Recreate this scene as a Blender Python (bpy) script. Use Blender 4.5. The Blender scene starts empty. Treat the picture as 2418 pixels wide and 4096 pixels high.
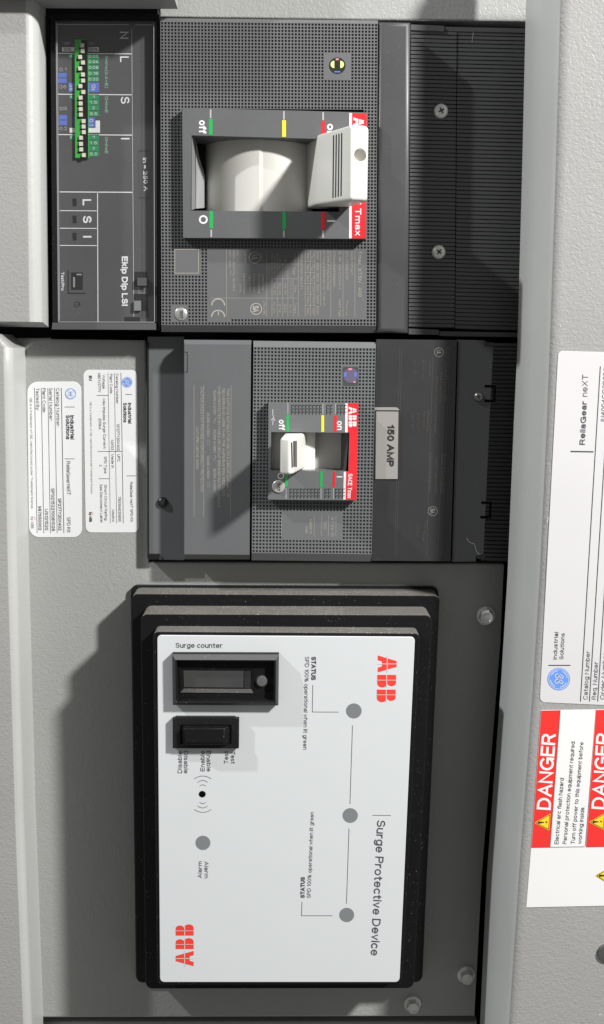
import bpy, bmesh, math, random
from mathutils import Vector, Matrix

random.seed(7)
S = bpy.context.scene
COL = S.collection

# ------------------------------------------------------------------ camera, world, lamps, exposure
FPX, D = 4500.0, 534.0            # focal length in photo pixels, camera distance (mm) to the breaker fronts
PITCH, YAW, ROLL = (math.radians(a) for a in (8.0363, 0.9584, -0.5314))
def _mat(p, y, r):
    cp, sp, cy, sy, cr, sr = math.cos(p), math.sin(p), math.cos(y), math.sin(y), math.cos(r), math.sin(r)
    return (Matrix(((cy, sy, 0), (-sy, cy, 0), (0, 0, 1))) @ Matrix(((1, 0, 0), (0, cp, sp), (0, -sp, cp)))
            @ Matrix(((cr, 0, sr), (0, 1, 0), (-sr, 0, cr))))
ROT = _mat(PITCH, YAW, ROLL)
cam_d = bpy.data.cameras.new('camera')
cam = bpy.data.objects.new('camera', cam_d); COL.objects.link(cam)
cam_d.sensor_fit = 'VERTICAL'; cam_d.sensor_height = 36.0; cam_d.lens = FPX / 4096 * 36.0
cam_d.clip_start = 0.01; cam_d.clip_end = 50
rx, fw, up = ROT @ Vector((1, 0, 0)), ROT @ Vector((0, 1, 0)), ROT @ Vector((0, 0, 1))
cam.matrix_world = Matrix(((rx.x, up.x, -fw.x, 0), (rx.y, up.y, -fw.y, -D / 1000), (rx.z, up.z, -fw.z, 0), (0, 0, 0, 1)))
S.camera = cam

world = bpy.data.worlds.new('World'); S.world = world; world.use_nodes = True
bg = world.node_tree.nodes['Background']
bg.inputs[0].default_value = (1.0, 0.99, 0.97, 1); bg.inputs[1].default_value = 0.20

def lamp(name, loc, aim, size, power, color):
    l = bpy.data.lights.new(name, 'AREA'); l.shape = 'DISK'; l.size = size; l.energy = power; l.color = color
    o = bpy.data.objects.new(name, l); COL.objects.link(o); o.location = loc
    o.rotation_euler = (Vector(aim) - Vector(loc)).to_track_quat('-Z', 'Y').to_euler()
lamp('work_lamp', (0.88, -0.80, 0.76), (0, 0, -0.05), 0.105, 35.5, (1.0, 0.985, 0.96))
lamp('ceiling_lamp', (-1.55, -0.66, 1.42), (0, 0, -0.02), 0.06, 34.0, (0.97, 0.99, 1.0))

S.view_settings.view_transform = 'Standard'; S.view_settings.look = 'None'
S.view_settings.exposure = 0.0; S.view_settings.gamma = 1.0; S.view_settings.use_curve_mapping = False

# ------------------------------------------------------------------ measuring helpers (photo pixel + height in mm -> place)
def ray(px, py):
    return ROT @ Vector(((px - 1209.0) / FPX, 1.0, -(py - 2048.0) / FPX))
def W(p, h):
    d = ray(p[0], p[1]); t = (D - h) / d.y
    return Vector((d.x * t / 1000, -h / 1000, d.z * t / 1000))
def mm(x, h, z):
    return Vector((x / 1000, -h / 1000, z / 1000))
def on_plane(p, o, n):              # where the line of sight meets a slanted face
    d = ray(p[0], p[1]); c = Vector((0, -D / 1000, 0))
    return c + d * ((o - c).dot(n) / d.dot(n))
def K(ox, oy, s):
    return lambda x, y: (ox + x / s, oy + y / s)
C1, C2, C3, C4 = K(0, 0, 2.12), K(0, 700, 2.12), K(600, 0, 2.12), K(600, 700, 2.12)
C5, C6 = K(1200, 0, 1.2184), K(1200, 700, 1.2184)
D1, D2, D3, D4 = K(0, 1300, 2.12), K(600, 1300, 2.514), K(1000, 1300, 2.4733), K(1450, 1300, 2.12)
D5, D6, D7, D8 = K(2000, 1300, 2.514), K(2000, 2200, 3.1435), K(2000, 2800, 3.1435), K(1600, 3500, 1.8142)
E2, E3, E4, E5 = K(500, 2300, 1.855), K(1100, 2300, 1.855), K(500, 3100, 1.855), K(1100, 3100, 1.855)
F1, F2 = K(700, 400, 1.855), K(680, 980, 1.8098)
def lerp(a, b, t): return (a[0] + (b[0] - a[0]) * t, a[1] + (b[1] - a[1]) * t)
def bil(q, u, v): return lerp(lerp(q[0], q[1], u), lerp(q[3], q[2], u), v)   # q = TL, TR, BR, BL
def box(k, x0, y0, x1, y1): return [k(x0, y0), k(x1, y0), k(x1, y1), k(x0, y1)]
def rounded(q, r, n=6):             # rounded quad in photo pixels; r a number or four radii
    rr = r if isinstance(r, (list, tuple)) else [r] * 4
    out = []
    for i in range(4):
        p, a, b = Vector(q[i]), Vector(q[i - 1]), Vector(q[(i + 1) % 4])
        if rr[i] <= 0: out.append(tuple(p)); continue
        da, db = (a - p).normalized(), (b - p).normalized()
        s, e, c = p + da * rr[i], p + db * rr[i], p + (da + db) * rr[i]
        for j in range(n + 1):
            t = j / n * math.pi / 2
            out.append(tuple(c - db * rr[i] * math.cos(t) - da * rr[i] * math.sin(t)))
    return out
def circ(c, r, n=28, ry=None):
    return [(c[0] + r * math.cos(2 * math.pi * i / n), c[1] + (ry or r) * math.sin(2 * math.pi * i / n)) for i in range(n)]

# ------------------------------------------------------------------ materials
def nodes(name):
    m = bpy.data.materials.new(name); m.use_nodes = True
    nt = m.node_tree; return m, nt, nt.nodes['Principled BSDF']
def plain(name, col, rough=0.5, grain=0.0, gscale=2500, metal=0.0, var=0.0, spec=0.5, dust=0.0, dcol=(0.42, 0.40, 0.36)):
    m, nt, b = nodes(name)
    b.inputs['Base Color'].default_value = (*col, 1); b.inputs['Roughness'].default_value = rough
    b.inputs['Metallic'].default_value = metal; b.inputs['Specular IOR Level'].default_value = spec
    tc = nt.nodes.new('ShaderNodeTexCoord')
    last = None
    if var > 0:
        n = nt.nodes.new('ShaderNodeTexNoise'); n.inputs['Scale'].default_value = 38; n.inputs['Detail'].default_value = 5
        nt.links.new(tc.outputs['Object'], n.inputs['Vector'])
        mx = nt.nodes.new('ShaderNodeMix'); mx.data_type = 'RGBA'
        nt.links.new(n.outputs['Fac'], mx.inputs['Factor'])
        mx.inputs['A'].default_value = (*[c * (1 - var) for c in col], 1); mx.inputs['B'].default_value = (*[min(1, c * (1 + var)) for c in col], 1)
        last = mx.outputs['Result']
        rr = nt.nodes.new('ShaderNodeMapRange'); rr.inputs['To Min'].default_value = max(0.05, rough - 0.1); rr.inputs['To Max'].default_value = rough + 0.12
        nt.links.new(n.outputs['Fac'], rr.inputs['Value']); nt.links.new(rr.outputs['Result'], b.inputs['Roughness'])
    if dust > 0:
        n = nt.nodes.new('ShaderNodeTexNoise'); n.inputs['Scale'].default_value = 1700; n.inputs['Detail'].default_value = 2
        n2 = nt.nodes.new('ShaderNodeTexNoise'); n2.inputs['Scale'].default_value = 55
        for q in (n, n2): nt.links.new(tc.outputs['Object'], q.inputs['Vector'])
        md = nt.nodes.new('ShaderNodeMath'); md.operation = 'MULTIPLY_ADD'; md.inputs[1].default_value = 0.16; 
        nt.links.new(n2.outputs['Fac'], md.inputs[0]); nt.links.new(n.outputs['Fac'], md.inputs[2])
        r = nt.nodes.new('ShaderNodeMapRange'); r.inputs['From Min'].default_value = 0.815 - 0.11 * dust; r.inputs['From Max'].default_value = 0.87 - 0.11 * dust
        nt.links.new(md.outputs[0], r.inputs['Value'])
        mx = nt.nodes.new('ShaderNodeMix'); mx.data_type = 'RGBA'; nt.links.new(r.outputs['Result'], mx.inputs['Factor'])
        if last: nt.links.new(last, mx.inputs['A'])
        else: mx.inputs['A'].default_value = (*col, 1)
        mx.inputs['B'].default_value = (*dcol, 1); last = mx.outputs['Result']
    if last: nt.links.new(last, b.inputs['Base Color'])
    if grain > 0:
        n = nt.nodes.new('ShaderNodeTexNoise'); n.inputs['Scale'].default_value = gscale; n.inputs['Detail'].default_value = 2
        nt.links.new(tc.outputs['Object'], n.inputs['Vector'])
        bp = nt.nodes.new('ShaderNodeBump'); bp.inputs['Strength'].default_value = grain; bp.inputs['Distance'].default_value = 0.0003
        nt.links.new(n.outputs['Fac'], bp.inputs['Height']); nt.links.new(bp.outputs['Normal'], b.inputs['Normal'])
    return m
def powder(name, col, strength=0.30, scale=660, rough=0.42):   # orange-peel powder coat on sheet steel
    m, nt, b = nodes(name)
    tc = nt.nodes.new('ShaderNodeTexCoord')
    big = nt.nodes.new('ShaderNodeTexNoise'); big.inputs['Scale'].default_value = 14; big.inputs['Detail'].default_value = 6
    mx = nt.nodes.new('ShaderNodeMix'); mx.data_type = 'RGBA'
    mx.inputs['A'].default_value = (*[c * 0.88 for c in col], 1); mx.inputs['B'].default_value = (*[c * 1.09 for c in col], 1)
    nt.links.new(tc.outputs['Object'], big.inputs['Vector']); nt.links.new(big.outputs['Fac'], mx.inputs['Factor'])
    nt.links.new(mx.outputs['Result'], b.inputs['Base Color'])
    n = nt.nodes.new('ShaderNodeTexNoise'); n.inputs['Scale'].default_value = scale; n.inputs['Detail'].default_value = 2.5
    n.inputs['Roughness'].default_value = 0.45; n.inputs['Distortion'].default_value = 0.9
    nt.links.new(tc.outputs['Object'], n.inputs['Vector'])
    bp = nt.nodes.new('ShaderNodeBump'); bp.inputs['Strength'].default_value = strength; bp.inputs['Distance'].default_value = 0.0009
    nt.links.new(n.outputs['Fac'], bp.inputs['Height']); nt.links.new(bp.outputs['Normal'], b.inputs['Normal'])
    b.inputs['Roughness'].default_value = rough
    return m
def lcd(name):
    m, nt, b = nodes(name)
    tc = nt.nodes.new('ShaderNodeTexCoord'); n = nt.nodes.new('ShaderNodeTexNoise'); n.inputs['Scale'].default_value = 60
    nt.links.new(tc.outputs['Object'], n.inputs['Vector'])
    mx = nt.nodes.new('ShaderNodeMix'); mx.data_type = 'RGBA'; mx.inputs['A'].default_value = (0.035, 0.038, 0.045, 1); mx.inputs['B'].default_value = (0.075, 0.075, 0.068, 1)
    nt.links.new(n.outputs['Fac'], mx.inputs['Factor']); nt.links.new(mx.outputs['Result'], b.inputs['Base Color'])
    b.inputs['Roughness'].default_value = 0.12
    return m
def clear(name):
    m = bpy.data.materials.new(name); m.use_nodes = True; nt = m.node_tree
    nt.nodes.remove(nt.nodes['Principled BSDF'])
    out = nt.nodes['Material Output']
    tr = nt.nodes.new('ShaderNodeBsdfTransparent'); tr.inputs[0].default_value = (0.97, 0.97, 0.97, 1)
    gl = nt.nodes.new('ShaderNodeBsdfGlossy'); gl.inputs['Roughness'].default_value = 0.12
    lw = nt.nodes.new('ShaderNodeLayerWeight'); lw.inputs[0].default_value = 0.5
    pw = nt.nodes.new('ShaderNodeMath'); pw.operation = 'POWER'; pw.inputs[1].default_value = 4.0
    nt.links.new(lw.outputs['Facing'], pw.inputs[0])
    fr = nt.nodes.new('ShaderNodeMath'); fr.operation = 'MULTIPLY_ADD'; fr.inputs[1].default_value = 0.55; fr.inputs[2].default_value = 0.06
    nt.links.new(pw.outputs[0], fr.inputs[0])
    mx = nt.nodes.new('ShaderNodeMixShader')
    nt.links.new(fr.outputs[0], mx.inputs[0]); nt.links.new(tr.outputs[0], mx.inputs[1]); nt.links.new(gl.outputs[0], mx.inputs[2])
    nt.links.new(mx.outputs[0], out.inputs['Surface'])
    return m
GREY = powder('powder_coat_grey', (0.355, 0.36, 0.35))
GREY2 = powder('powder_coat_pale_grey', (0.345, 0.34, 0.332))
LITGREY = powder('smooth_lit_grey', (0.49, 0.50, 0.485), strength=0.10, scale=300, rough=0.38)  # smooth coat on rail walls and bends, colour lightened to paint in lamp light
DARKHOLE = plain('dark_cavity', (0.002, 0.002, 0.002), 0.9, spec=0.05)
PLAST = plain('charcoal_plastic', (0.128, 0.130, 0.134), 0.48, 0.12, 3000, var=0.06, dust=0.12, dcol=(0.25, 0.25, 0.25))
FRAMEP = plain('lever_frame_plastic', (0.112, 0.114, 0.118), 0.45, 0.12, 3000, var=0.05, dust=0.1, dcol=(0.3, 0.3, 0.3))
PLAST2 = plain('mid_grey_plastic', (0.142, 0.148, 0.152), 0.45, 0.12, 3000, var=0.06, dust=0.10, dcol=(0.3, 0.3, 0.3))
CAPM = plain('dark_cap_plastic', (0.060, 0.061, 0.064), 0.42, 0.12, 3000, var=0.08, dust=0.12, dcol=(0.2, 0.2, 0.2))
RIBM = plain('ribbed_plastic', (0.088, 0.089, 0.091), 0.5, 0.1, 3000, var=0.1, dust=0.12, dcol=(0.2, 0.2, 0.2))
BLKP = plain('black_plastic', (0.011, 0.011, 0.012), 0.5, 0.1, 3000, var=0.1, spec=0.25, dust=0.25, dcol=(0.16, 0.15, 0.14))
BLKD = plain('dusty_black_plastic', (0.007, 0.007, 0.008), 0.55, 0.15, 2600, var=0.1, spec=0.18, dust=0.12, dcol=(0.30, 0.29, 0.27))
DUST = plain('settled_dust', (0.122, 0.115, 0.103), 0.9, 0.5, 1500, var=0.35, dust=0.9, dcol=(0.42, 0.40, 0.36))
TRIPM = plain('trip_unit_plastic', (0.088, 0.088, 0.091), 0.45, 0.1, 3000, var=0.07, dust=0.2, dcol=(0.25, 0.25, 0.25))
DRUMW = plain('ivory_drum_plastic', (0.60, 0.59, 0.55), 0.35, 0.04, 2500, var=0.03, dust=0.05, dcol=(0.4, 0.38, 0.34))
IVORY = plain('ivory_lever_plastic', (0.77, 0.76, 0.71), 0.35, 0.04, 2500, var=0.03, dust=0.05, dcol=(0.4, 0.38, 0.34))
WHITEP = plain('white_face_film', (0.64, 0.66, 0.675), 0.35, 0.02, 1500, var=0.012)
PAPER = plain('white_label_paper', (0.80, 0.81, 0.82), 0.45, 0.03, 1200, var=0.03)
PAPER2 = plain('door_label_paper', (0.63, 0.62, 0.63), 0.4, 0.03, 1200, var=0.02)
WHITEV = plain('white_vinyl', (0.80, 0.80, 0.80), 0.35, var=0.015)
TAPE = plain('grey_tape', (0.30, 0.285, 0.272), 0.4, var=0.05)
RED = plain('red_ink', (0.70, 0.022, 0.032), 0.4, var=0.05)
REDL = plain('red_logo_ink', (0.80, 0.055, 0.04), 0.4)
REDV = plain('red_vinyl', (0.80, 0.035, 0.03), 0.4, var=0.05)
GREEN = plain('green_ink', (0.02, 0.38, 0.09), 0.45)
DKGREEN = plain('trip_green_ink', (0.03, 0.26, 0.12), 0.45)
PCB = plain('dip_green', (0.05, 0.42, 0.06), 0.4, var=0.2)
YELLOW = plain('yellow_ink', (0.80, 0.72, 0.04), 0.45)
YELV = plain('yellow_vinyl', (0.85, 0.62, 0.03), 0.4)
BLUE = plain('blue_ink', (0.12, 0.17, 0.52), 0.45)
LOGOB = plain('blue_logo_ink', (0.12, 0.30, 0.80), 0.45)
WINK = plain('white_ink', (0.72, 0.72, 0.74), 0.5)
GINK = plain('grey_ink', (0.42, 0.42, 0.43), 0.5)
LASER = plain('laser_mark', (0.38, 0.36, 0.32), 0.6)
FAINT = plain('faint_mark', (0.082, 0.078, 0.07), 0.6)
MARKG = plain('ring_mark', (0.17, 0.165, 0.15), 0.6)
BINK = plain('black_ink', (0.02, 0.02, 0.022), 0.5)
SINK = plain('slate_ink', (0.06, 0.06, 0.075), 0.5)
PINK = plain('pale_grey_ink', (0.30, 0.30, 0.31), 0.5)
LED = plain('grey_lens', (0.20, 0.21, 0.22), 0.3, 0.1, 900, var=0.12)
STEEL = plain('zinc_steel', (0.66, 0.66, 0.64), 0.28, 0.05, 900, metal=0.75, var=0.1)
SCREWM = plain('bright_screw_steel', (0.80, 0.80, 0.77), 0.25, 0.05, 900, metal=0.35, var=0.08)
MARKP = plain('label_face_plastic', (0.030, 0.030, 0.031), 0.5, 0.1, 3000, var=0.1, spec=0.35, dust=0.15, dcol=(0.16, 0.15, 0.14))
SIDEP = plain('side_cover_plastic', (0.118, 0.123, 0.127), 0.45, 0.12, 3000, var=0.08, dust=0.10, dcol=(0.3, 0.3, 0.3))
BLKSTEEL = plain('black_steel', (0.05, 0.05, 0.05), 0.3, metal=0.8)
CLEAR = clear('clear_polycarbonate')
LCDM = lcd('lcd_glass')
HOLO = plain('holographic_foil', (0.05, 0.055, 0.04), 0.15, metal=0.4)
HOLOY = plain('foil_yellow_sheen', (0.75, 0.85, 0.30), 0.2)
HOLOP = plain('foil_violet_sheen', (0.13, 0.11, 0.18), 0.25, var=0.3)
HOLOR = plain('foil_pink_sheen', (0.75, 0.25, 0.35), 0.25)

# ------------------------------------------------------------------ mesh helpers
class MB:
    def __init__(s): s.v = []; s.f = []; s.m = []; s.mats = []
    def mi(s, mat):
        if mat not in s.mats: s.mats.append(mat)
        return s.mats.index(mat)
    def add(s, vs, fs, mat):
        o = len(s.v); i = s.mi(mat); s.v += [Vector(v) for v in vs]
        for f in fs: s.f.append([o + k for k in f]); s.m.append(i)
    def poly(s, pts, h, mat): s.add([W(p, h) for p in pts], [list(range(len(pts)))[::-1]], mat)
    def strip(s, p, q, w, h, mat):
        a, b = Vector(p), Vector(q); d = (b - a).normalized(); n = Vector((d.y, -d.x)) * w / 2
        s.poly([tuple(a + n), tuple(b + n), tuple(b - n), tuple(a - n)], h, mat)
    def path(s, pts, w, h, mat):
        ribbon(s, pts, w, h, mat)
    def outline(s, pts, w, h, mat):
        pts = list(pts); n = len(pts); c = Vector((sum(p[0] for p in pts) / n, sum(p[1] for p in pts) / n))
        inn = []
        for p in pts:
            v = Vector(p) - c; inn.append(tuple(c + v * (1 - w / max(v.length, 1e-6))))
        vs = [W(p, h) for p in pts] + [W(p, h) for p in inn]
        s.add(vs, [[(i + 1) % n, i, n + i, n + (i + 1) % n] for i in range(n)], mat)
    def prism(s, pts, h0, h1, mat, side=None):   # walls straight back from the front outline
        n = len(pts); t = [W(p, h1) for p in pts]; b = [Vector((v.x, -h0 / 1000, v.z)) for v in t]
        s.add(t, [list(range(n))[::-1]], mat)
        s.add(t + b, [[i, (i + 1) % n, n + (i + 1) % n, n + i] for i in range(n)], side or mat)
    def loft(s, a, ha, b, hb, mat):              # band between two outlines of equal count
        n = len(a); s.add([W(p, ha) for p in a] + [W(p, hb) for p in b], [[(i + 1) % n, i, n + i, n + (i + 1) % n] for i in range(n)], mat)
    def wall(s, pts, h0, h1, mat):
        n = len(pts); t = [W(p, h1) for p in pts]; b = [Vector((v.x, -h0 / 1000, v.z)) for v in t]
        s.add(t + b, [[i, (i + 1) % n, n + (i + 1) % n, n + i] for i in range(n)], mat)
    def build(s, name, parent=None, smooth=None):
        me = bpy.data.meshes.new(name); me.from_pydata([tuple(v) for v in s.v], [], s.f); me.validate()
        for m in s.mats: me.materials.append(m)
        me.polygons.foreach_set('material_index', s.m[:len(me.polygons)])
        return link(name, me, parent, smooth)
def link(name, me, parent=None, smooth=None):
    if smooth is not None:
        bm = bmesh.new(); bm.from_mesh(me); bmesh.ops.remove_doubles(bm, verts=bm.verts, dist=1e-6); bmesh.ops.recalc_face_normals(bm, faces=bm.faces)
        for f in bm.faces: f.smooth = True
        for e in bm.edges:
            if len(e.link_faces) == 2 and e.calc_face_angle(0) > math.radians(smooth): e.smooth = False
        bm.to_mesh(me); bm.free()
    o = bpy.data.objects.new(name, me); COL.objects.link(o)
    if parent:
        o.parent = parent
        if parent.type == 'EMPTY' or True:
            o.matrix_parent_inverse = parent_world(parent).inverted()
    return o
def parent_world(o):
    m = Matrix.Translation(o.location)
    return (parent_world(o.parent) @ o.matrix_parent_inverse @ m) if o.parent else m
def solid(pts, h0, h1, mat, bevel, name, parent, seg=3, top_mat=None, dust_mat=None, back_bevel=False, smooth=35):
    """an outline pulled forward from h0 to h1 with its front edges rounded over (bevel in mm)"""
    n = len(pts); t = [W(p, h1) for p in pts]; b = [Vector((v.x, -h0 / 1000, v.z)) for v in t]
    bm = bmesh.new(); tv = [bm.verts.new(v) for v in t]; bv = [bm.verts.new(v) for v in b]
    bm.faces.new(tv[::-1]); bm.faces.new(bv)
    for i in range(n): bm.faces.new([tv[i], tv[(i + 1) % n], bv[(i + 1) % n], bv[i]])
    bmesh.ops.recalc_face_normals(bm, faces=bm.faces)
    if bevel:
        es = [e for e in bm.edges if e.verts[0] in tv and e.verts[1] in tv]
        ret = bmesh.ops.bevel(bm, geom=es, offset=bevel / 1000, segments=seg, profile=0.5, affect='EDGES', clamp_overlap=True)
        for f in ret['faces']: f.smooth = True
    bm.normal_update()
    me = bpy.data.meshes.new(name); me.materials.append(mat)
    if dust_mat:
        me.materials.append(dust_mat)
        for f in bm.faces:
            if f.normal.z > 0.62: f.material_index = 1
    bm.to_mesh(me); bm.free()
    return link(name, me, parent)
def _arc(cx, cy, rx, ry, a0, a1, n=8):
    return [(cx + rx * math.cos(math.radians(a0 + (a1 - a0) * k / n)), cy + ry * math.sin(math.radians(a0 + (a1 - a0) * k / n))) for k in range(n + 1)]
# a plain grotesque drawn as pen strokes on a grid one capital high: character -> (width, strokes)
_bowl = _arc(.28, .365, .28, .365, 0, 360, 14)
_ul = {
 'A': (.76, [[(0, 0), (.38, 1), (.76, 0)], [(.14, .34), (.62, .34)]]),
 'B': (.66, [[(0, 0), (0, 1)], [(.1, 1), (.36, 1)] + _arc(.37, .765, .22, .235, 90, -90) + [(.1, .53)], [(.37, .53)] + _arc(.38, .265, .27, .265, 88, -90) + [(.1, 0)]]),
 'C': (.76, [_arc(.42, .5, .42, .5, 42, 318, 16)]), 'D': (.74, [[(0, 0), (0, 1), (.3, 1)] + _arc(.3, .5, .43, .5, 90, -90, 12) + [(0, 0)]]),
 'E': (.6, [[(.58, 1), (0, 1), (0, 0), (.6, 0)], [(0, .53), (.54, .53)]]), 'F': (.56, [[(.56, 1), (0, 1), (0, 0)], [(0, .52), (.5, .52)]]),
 'G': (.82, [_arc(.42, .5, .42, .5, 42, 335, 16) + [(.82, .46), (.48, .46)], [(.82, .46), (.82, 0)]]), 'H': (.7, [[(0, 0), (0, 1)], [(.7, 0), (.7, 1)], [(0, .53), (.7, .53)]]),
 'I': (.0, [[(0, 0), (0, 1)]]), 'J': (.46, [[(.46, 1), (.46, .25)] + _arc(.23, .23, .23, .23, 0, -180)]), 'K': (.68, [[(0, 0), (0, 1)], [(.64, 1), (0, .36)], [(.24, .6), (.68, 0)]]),
 'L': (.54, [[(0, 1), (0, 0), (.54, 0)]]), 'M': (.84, [[(0, 0), (0, 1), (.42, 0), (.84, 1), (.84, 0)]]), 'N': (.7, [[(0, 0), (0, 1), (.7, 0), (.7, 1)]]),
 'O': (.86, [_arc(.43, .5, .43, .5, 90, 450, 20)]), 'P': (.62, [[(0, 0), (0, 1), (.36, 1)] + _arc(.36, .74, .26, .26, 90, -90) + [(.14, .48)]]),
 'Q': (.86, [_arc(.43, .5, .43, .5, 90, 450, 20), [(.55, .2), (.84, -.06)]]), 'R': (.68, [[(0, 0), (0, 1), (.38, 1)] + _arc(.38, .745, .26, .255, 90, -90) + [(.14, .49)], [(.4, .49), (.66, 0)]]),
 'S': (.64, [_arc(.32, .745, .28, .255, 25, 262, 10) + _arc(.32, .26, .32, .26, 84, -155, 10)]), 'T': (.68, [[(0, 1), (.68, 1)], [(.34, 1), (.34, 0)]]),
 'U': (.7, [[(0, 1), (0, .34)] + _arc(.35, .34, .35, .34, 180, 360, 10) + [(.7, 1)]]), 'V': (.7, [[(0, 1), (.35, 0), (.7, 1)]]), 'W': (1.02, [[(0, 1), (.25, 0), (.51, 1), (.77, 0), (1.02, 1)]]),
 'X': (.68, [[(0, 0), (.66, 1)], [(0.02, 1), (.68, 0)]]), 'Y': (.68, [[(0, 1), (.34, .46), (.68, 1)], [(.34, .46), (.34, 0)]]), 'Z': (.64, [[(0, 1), (.62, 1), (0, 0), (.64, 0)]]),
 'a': (.5, [_arc(.25, .5, .23, .23, 160, 0, 7) + [(.48, 0)], [(.48, .40), (.22, .40)] + _arc(.2, .2, .2, .2, 90, 290, 8) + [(.36, .06), (.48, .2)]]),
 'b': (.56, [[(0, 1), (0, 0)], _arc(.28, .365, .28, .365, 180, -180, 16)]), 'c': (.5, [_arc(.28, .365, .28, .365, 45, 315, 12)]), 'd': (.56, [[(.56, 1), (.56, 0)], _arc(.28, .365, .28, .365, 0, 360, 16)]),
 'e': (.56, [[(.06, .38), (.5, .38)], _arc(.28, .365, .28, .365, 0, 318, 14)]), 'f': (.34, [_arc(.36, .8, .2, .2, 80, 180, 5) + [(.16, 0)], [(0, .71), (.34, .71)]]),
 'g': (.56, [_bowl, [(.56, .73), (.56, -.02)] + _arc(.28, -.02, .28, .26, 0, -150, 9)]), 'h': (.5, [[(0, 1), (0, 0)], [(0, .45)] + _arc(.25, .48, .25, .25, 170, 0, 8) + [(.5, 0)]]),
 'i': (.0, [[(0, .73), (0, 0)], [(0, .95), (0, 1)]]), 'j': (.1, [[(.1, .73), (.1, -.15), (-.06, -.26)], [(.1, .95), (.1, 1)]]), 'k': (.48, [[(0, 0), (0, 1)], [(.44, .72), (0, .28)], [(.16, .44), (.48, 0)]]),
 'l': (.0, [[(0, 0), (0, 1)]]), 'm': (.84, [[(0, .73), (0, 0)], [(0, .45)] + _arc(.21, .5, .21, .23, 170, 0, 7) + [(.42, 0)], [(.42, .45)] + _arc(.63, .5, .21, .23, 170, 0, 7) + [(.84, 0)]]),
 'n': (.5, [[(0, .73), (0, 0)], [(0, .45)] + _arc(.25, .48, .25, .25, 170, 0, 8) + [(.5, 0)]]), 'o': (.58, [_arc(.29, .365, .29, .365, 90, 450, 16)]), 'p': (.56, [[(0, .73), (0, -.28)], _arc(.28, .365, .28, .365, 180, -180, 16)]),
 'q': (.56, [[(.56, .73), (.56, -.28)], _bowl]), 'r': (.32, [[(0, .73), (0, 0)], [(0, .42)] + _arc(.3, .43, .3, .29, 175, 85, 5)]), 's': (.46, [_arc(.23, .545, .21, .185, 25, 265, 8) + _arc(.23, .18, .23, .18, 84, -155, 8)]),
 't': (.34, [[(.15, .95), (.15, .16)] + _arc(.29, .14, .14, .14, 180, 280, 4), [(0, .71), (.34, .71)]]), 'u': (.5, [[(0, .73), (0, .25)] + _arc(.25, .25, .25, .25, 180, 352, 8), [(.5, .73), (.5, 0)]]),
 'v': (.5, [[(0, .73), (.25, 0), (.5, .73)]]), 'w': (.76, [[(0, .73), (.19, 0), (.38, .73), (.57, 0), (.76, .73)]]), 'x': (.48, [[(0, 0), (.47, .73)], [(.01, .73), (.48, 0)]]), 'y': (.5, [[(0, .73), (.26, .02)], [(.5, .73), (.2, -.17), (.04, -.26)]]), 'z': (.46, [[(0, .71), (.45, .71), (0, 0), (.46, 0)]]),
 '0': (.56, [_arc(.28, .5, .28, .5, 90, 450, 16)]), '1': (.26, [[(0, .78), (.24, 1), (.24, 0)]]), '2': (.58, [_arc(.29, .71, .28, .29, 165, -35, 9) + [(0, 0), (.58, 0)]]), '3': (.58, [_arc(.28, .755, .25, .245, 155, -80, 8) + _arc(.28, .265, .29, .265, 82, -160, 9)]),
 '4': (.6, [[(.45, 0), (.45, 1), (0, .27)], [(0, .27), (.62, .27)]]), '5': (.58, [[(.54, 1), (.1, 1), (.04, .5)] + _arc(.28, .325, .29, .325, 135, -155, 10)]), '6': (.58, [_arc(.3, .33, .28, .33, 140, -220, 14), [(.03, .4)] + _arc(.42, .45, .4, .55, 175, 80, 6)]),
 '7': (.56, [[(0, 1), (.56, 1), (.18, 0)]]), '8': (.58, [_arc(.29, .755, .245, .245, -90, 270, 14), _arc(.29, .255, .29, .255, 90, 450, 14)]), '9': (.58, [_arc(.28, .67, .28, .33, -40, 320, 14), [(.55, .6)] + _arc(.16, .55, .4, .55, -5, -100, 6)]),
 '.': (.0, [[(0, 0), (0, .02)]]), ',': (.0, [[(.02, .03), (-.03, -.14)]]), ':': (.0, [[(0, 0), (0, .02)], [(0, .6), (0, .62)]]), ';': (.0, [[(.02, .03), (-.03, -.14)], [(0, .6), (0, .62)]]), '/': (.36, [[(0, -.05), (.36, 1.03)]]), '-': (.3, [[(0, .4), (.3, .4)]]),
 '(': (.2, [[(.2, 1.08), (.03, .7), (.03, .15), (.2, -.22)]]), ')': (.2, [[(0, 1.08), (.17, .7), (.17, .15), (0, -.22)]]), '%': (.86, [_arc(.18, .77, .17, .21, 90, 450, 10), _arc(.68, .22, .17, .21, 90, 450, 10), [(.66, 1), (.2, 0)]]), '=': (.5, [[(0, .6), (.5, .6)], [(0, .34), (.5, .34)]]), '+': (.5, [[(0, .42), (.5, .42)], [(.25, .17), (.25, .67)]]), '#': (.6, [[(.12, 0), (.24, 1)], [(.38, 0), (.5, 1)], [(0, .33), (.58, .33)], [(.04, .67), (.6, .67)]]), ' ': (.2, []),
}
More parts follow.
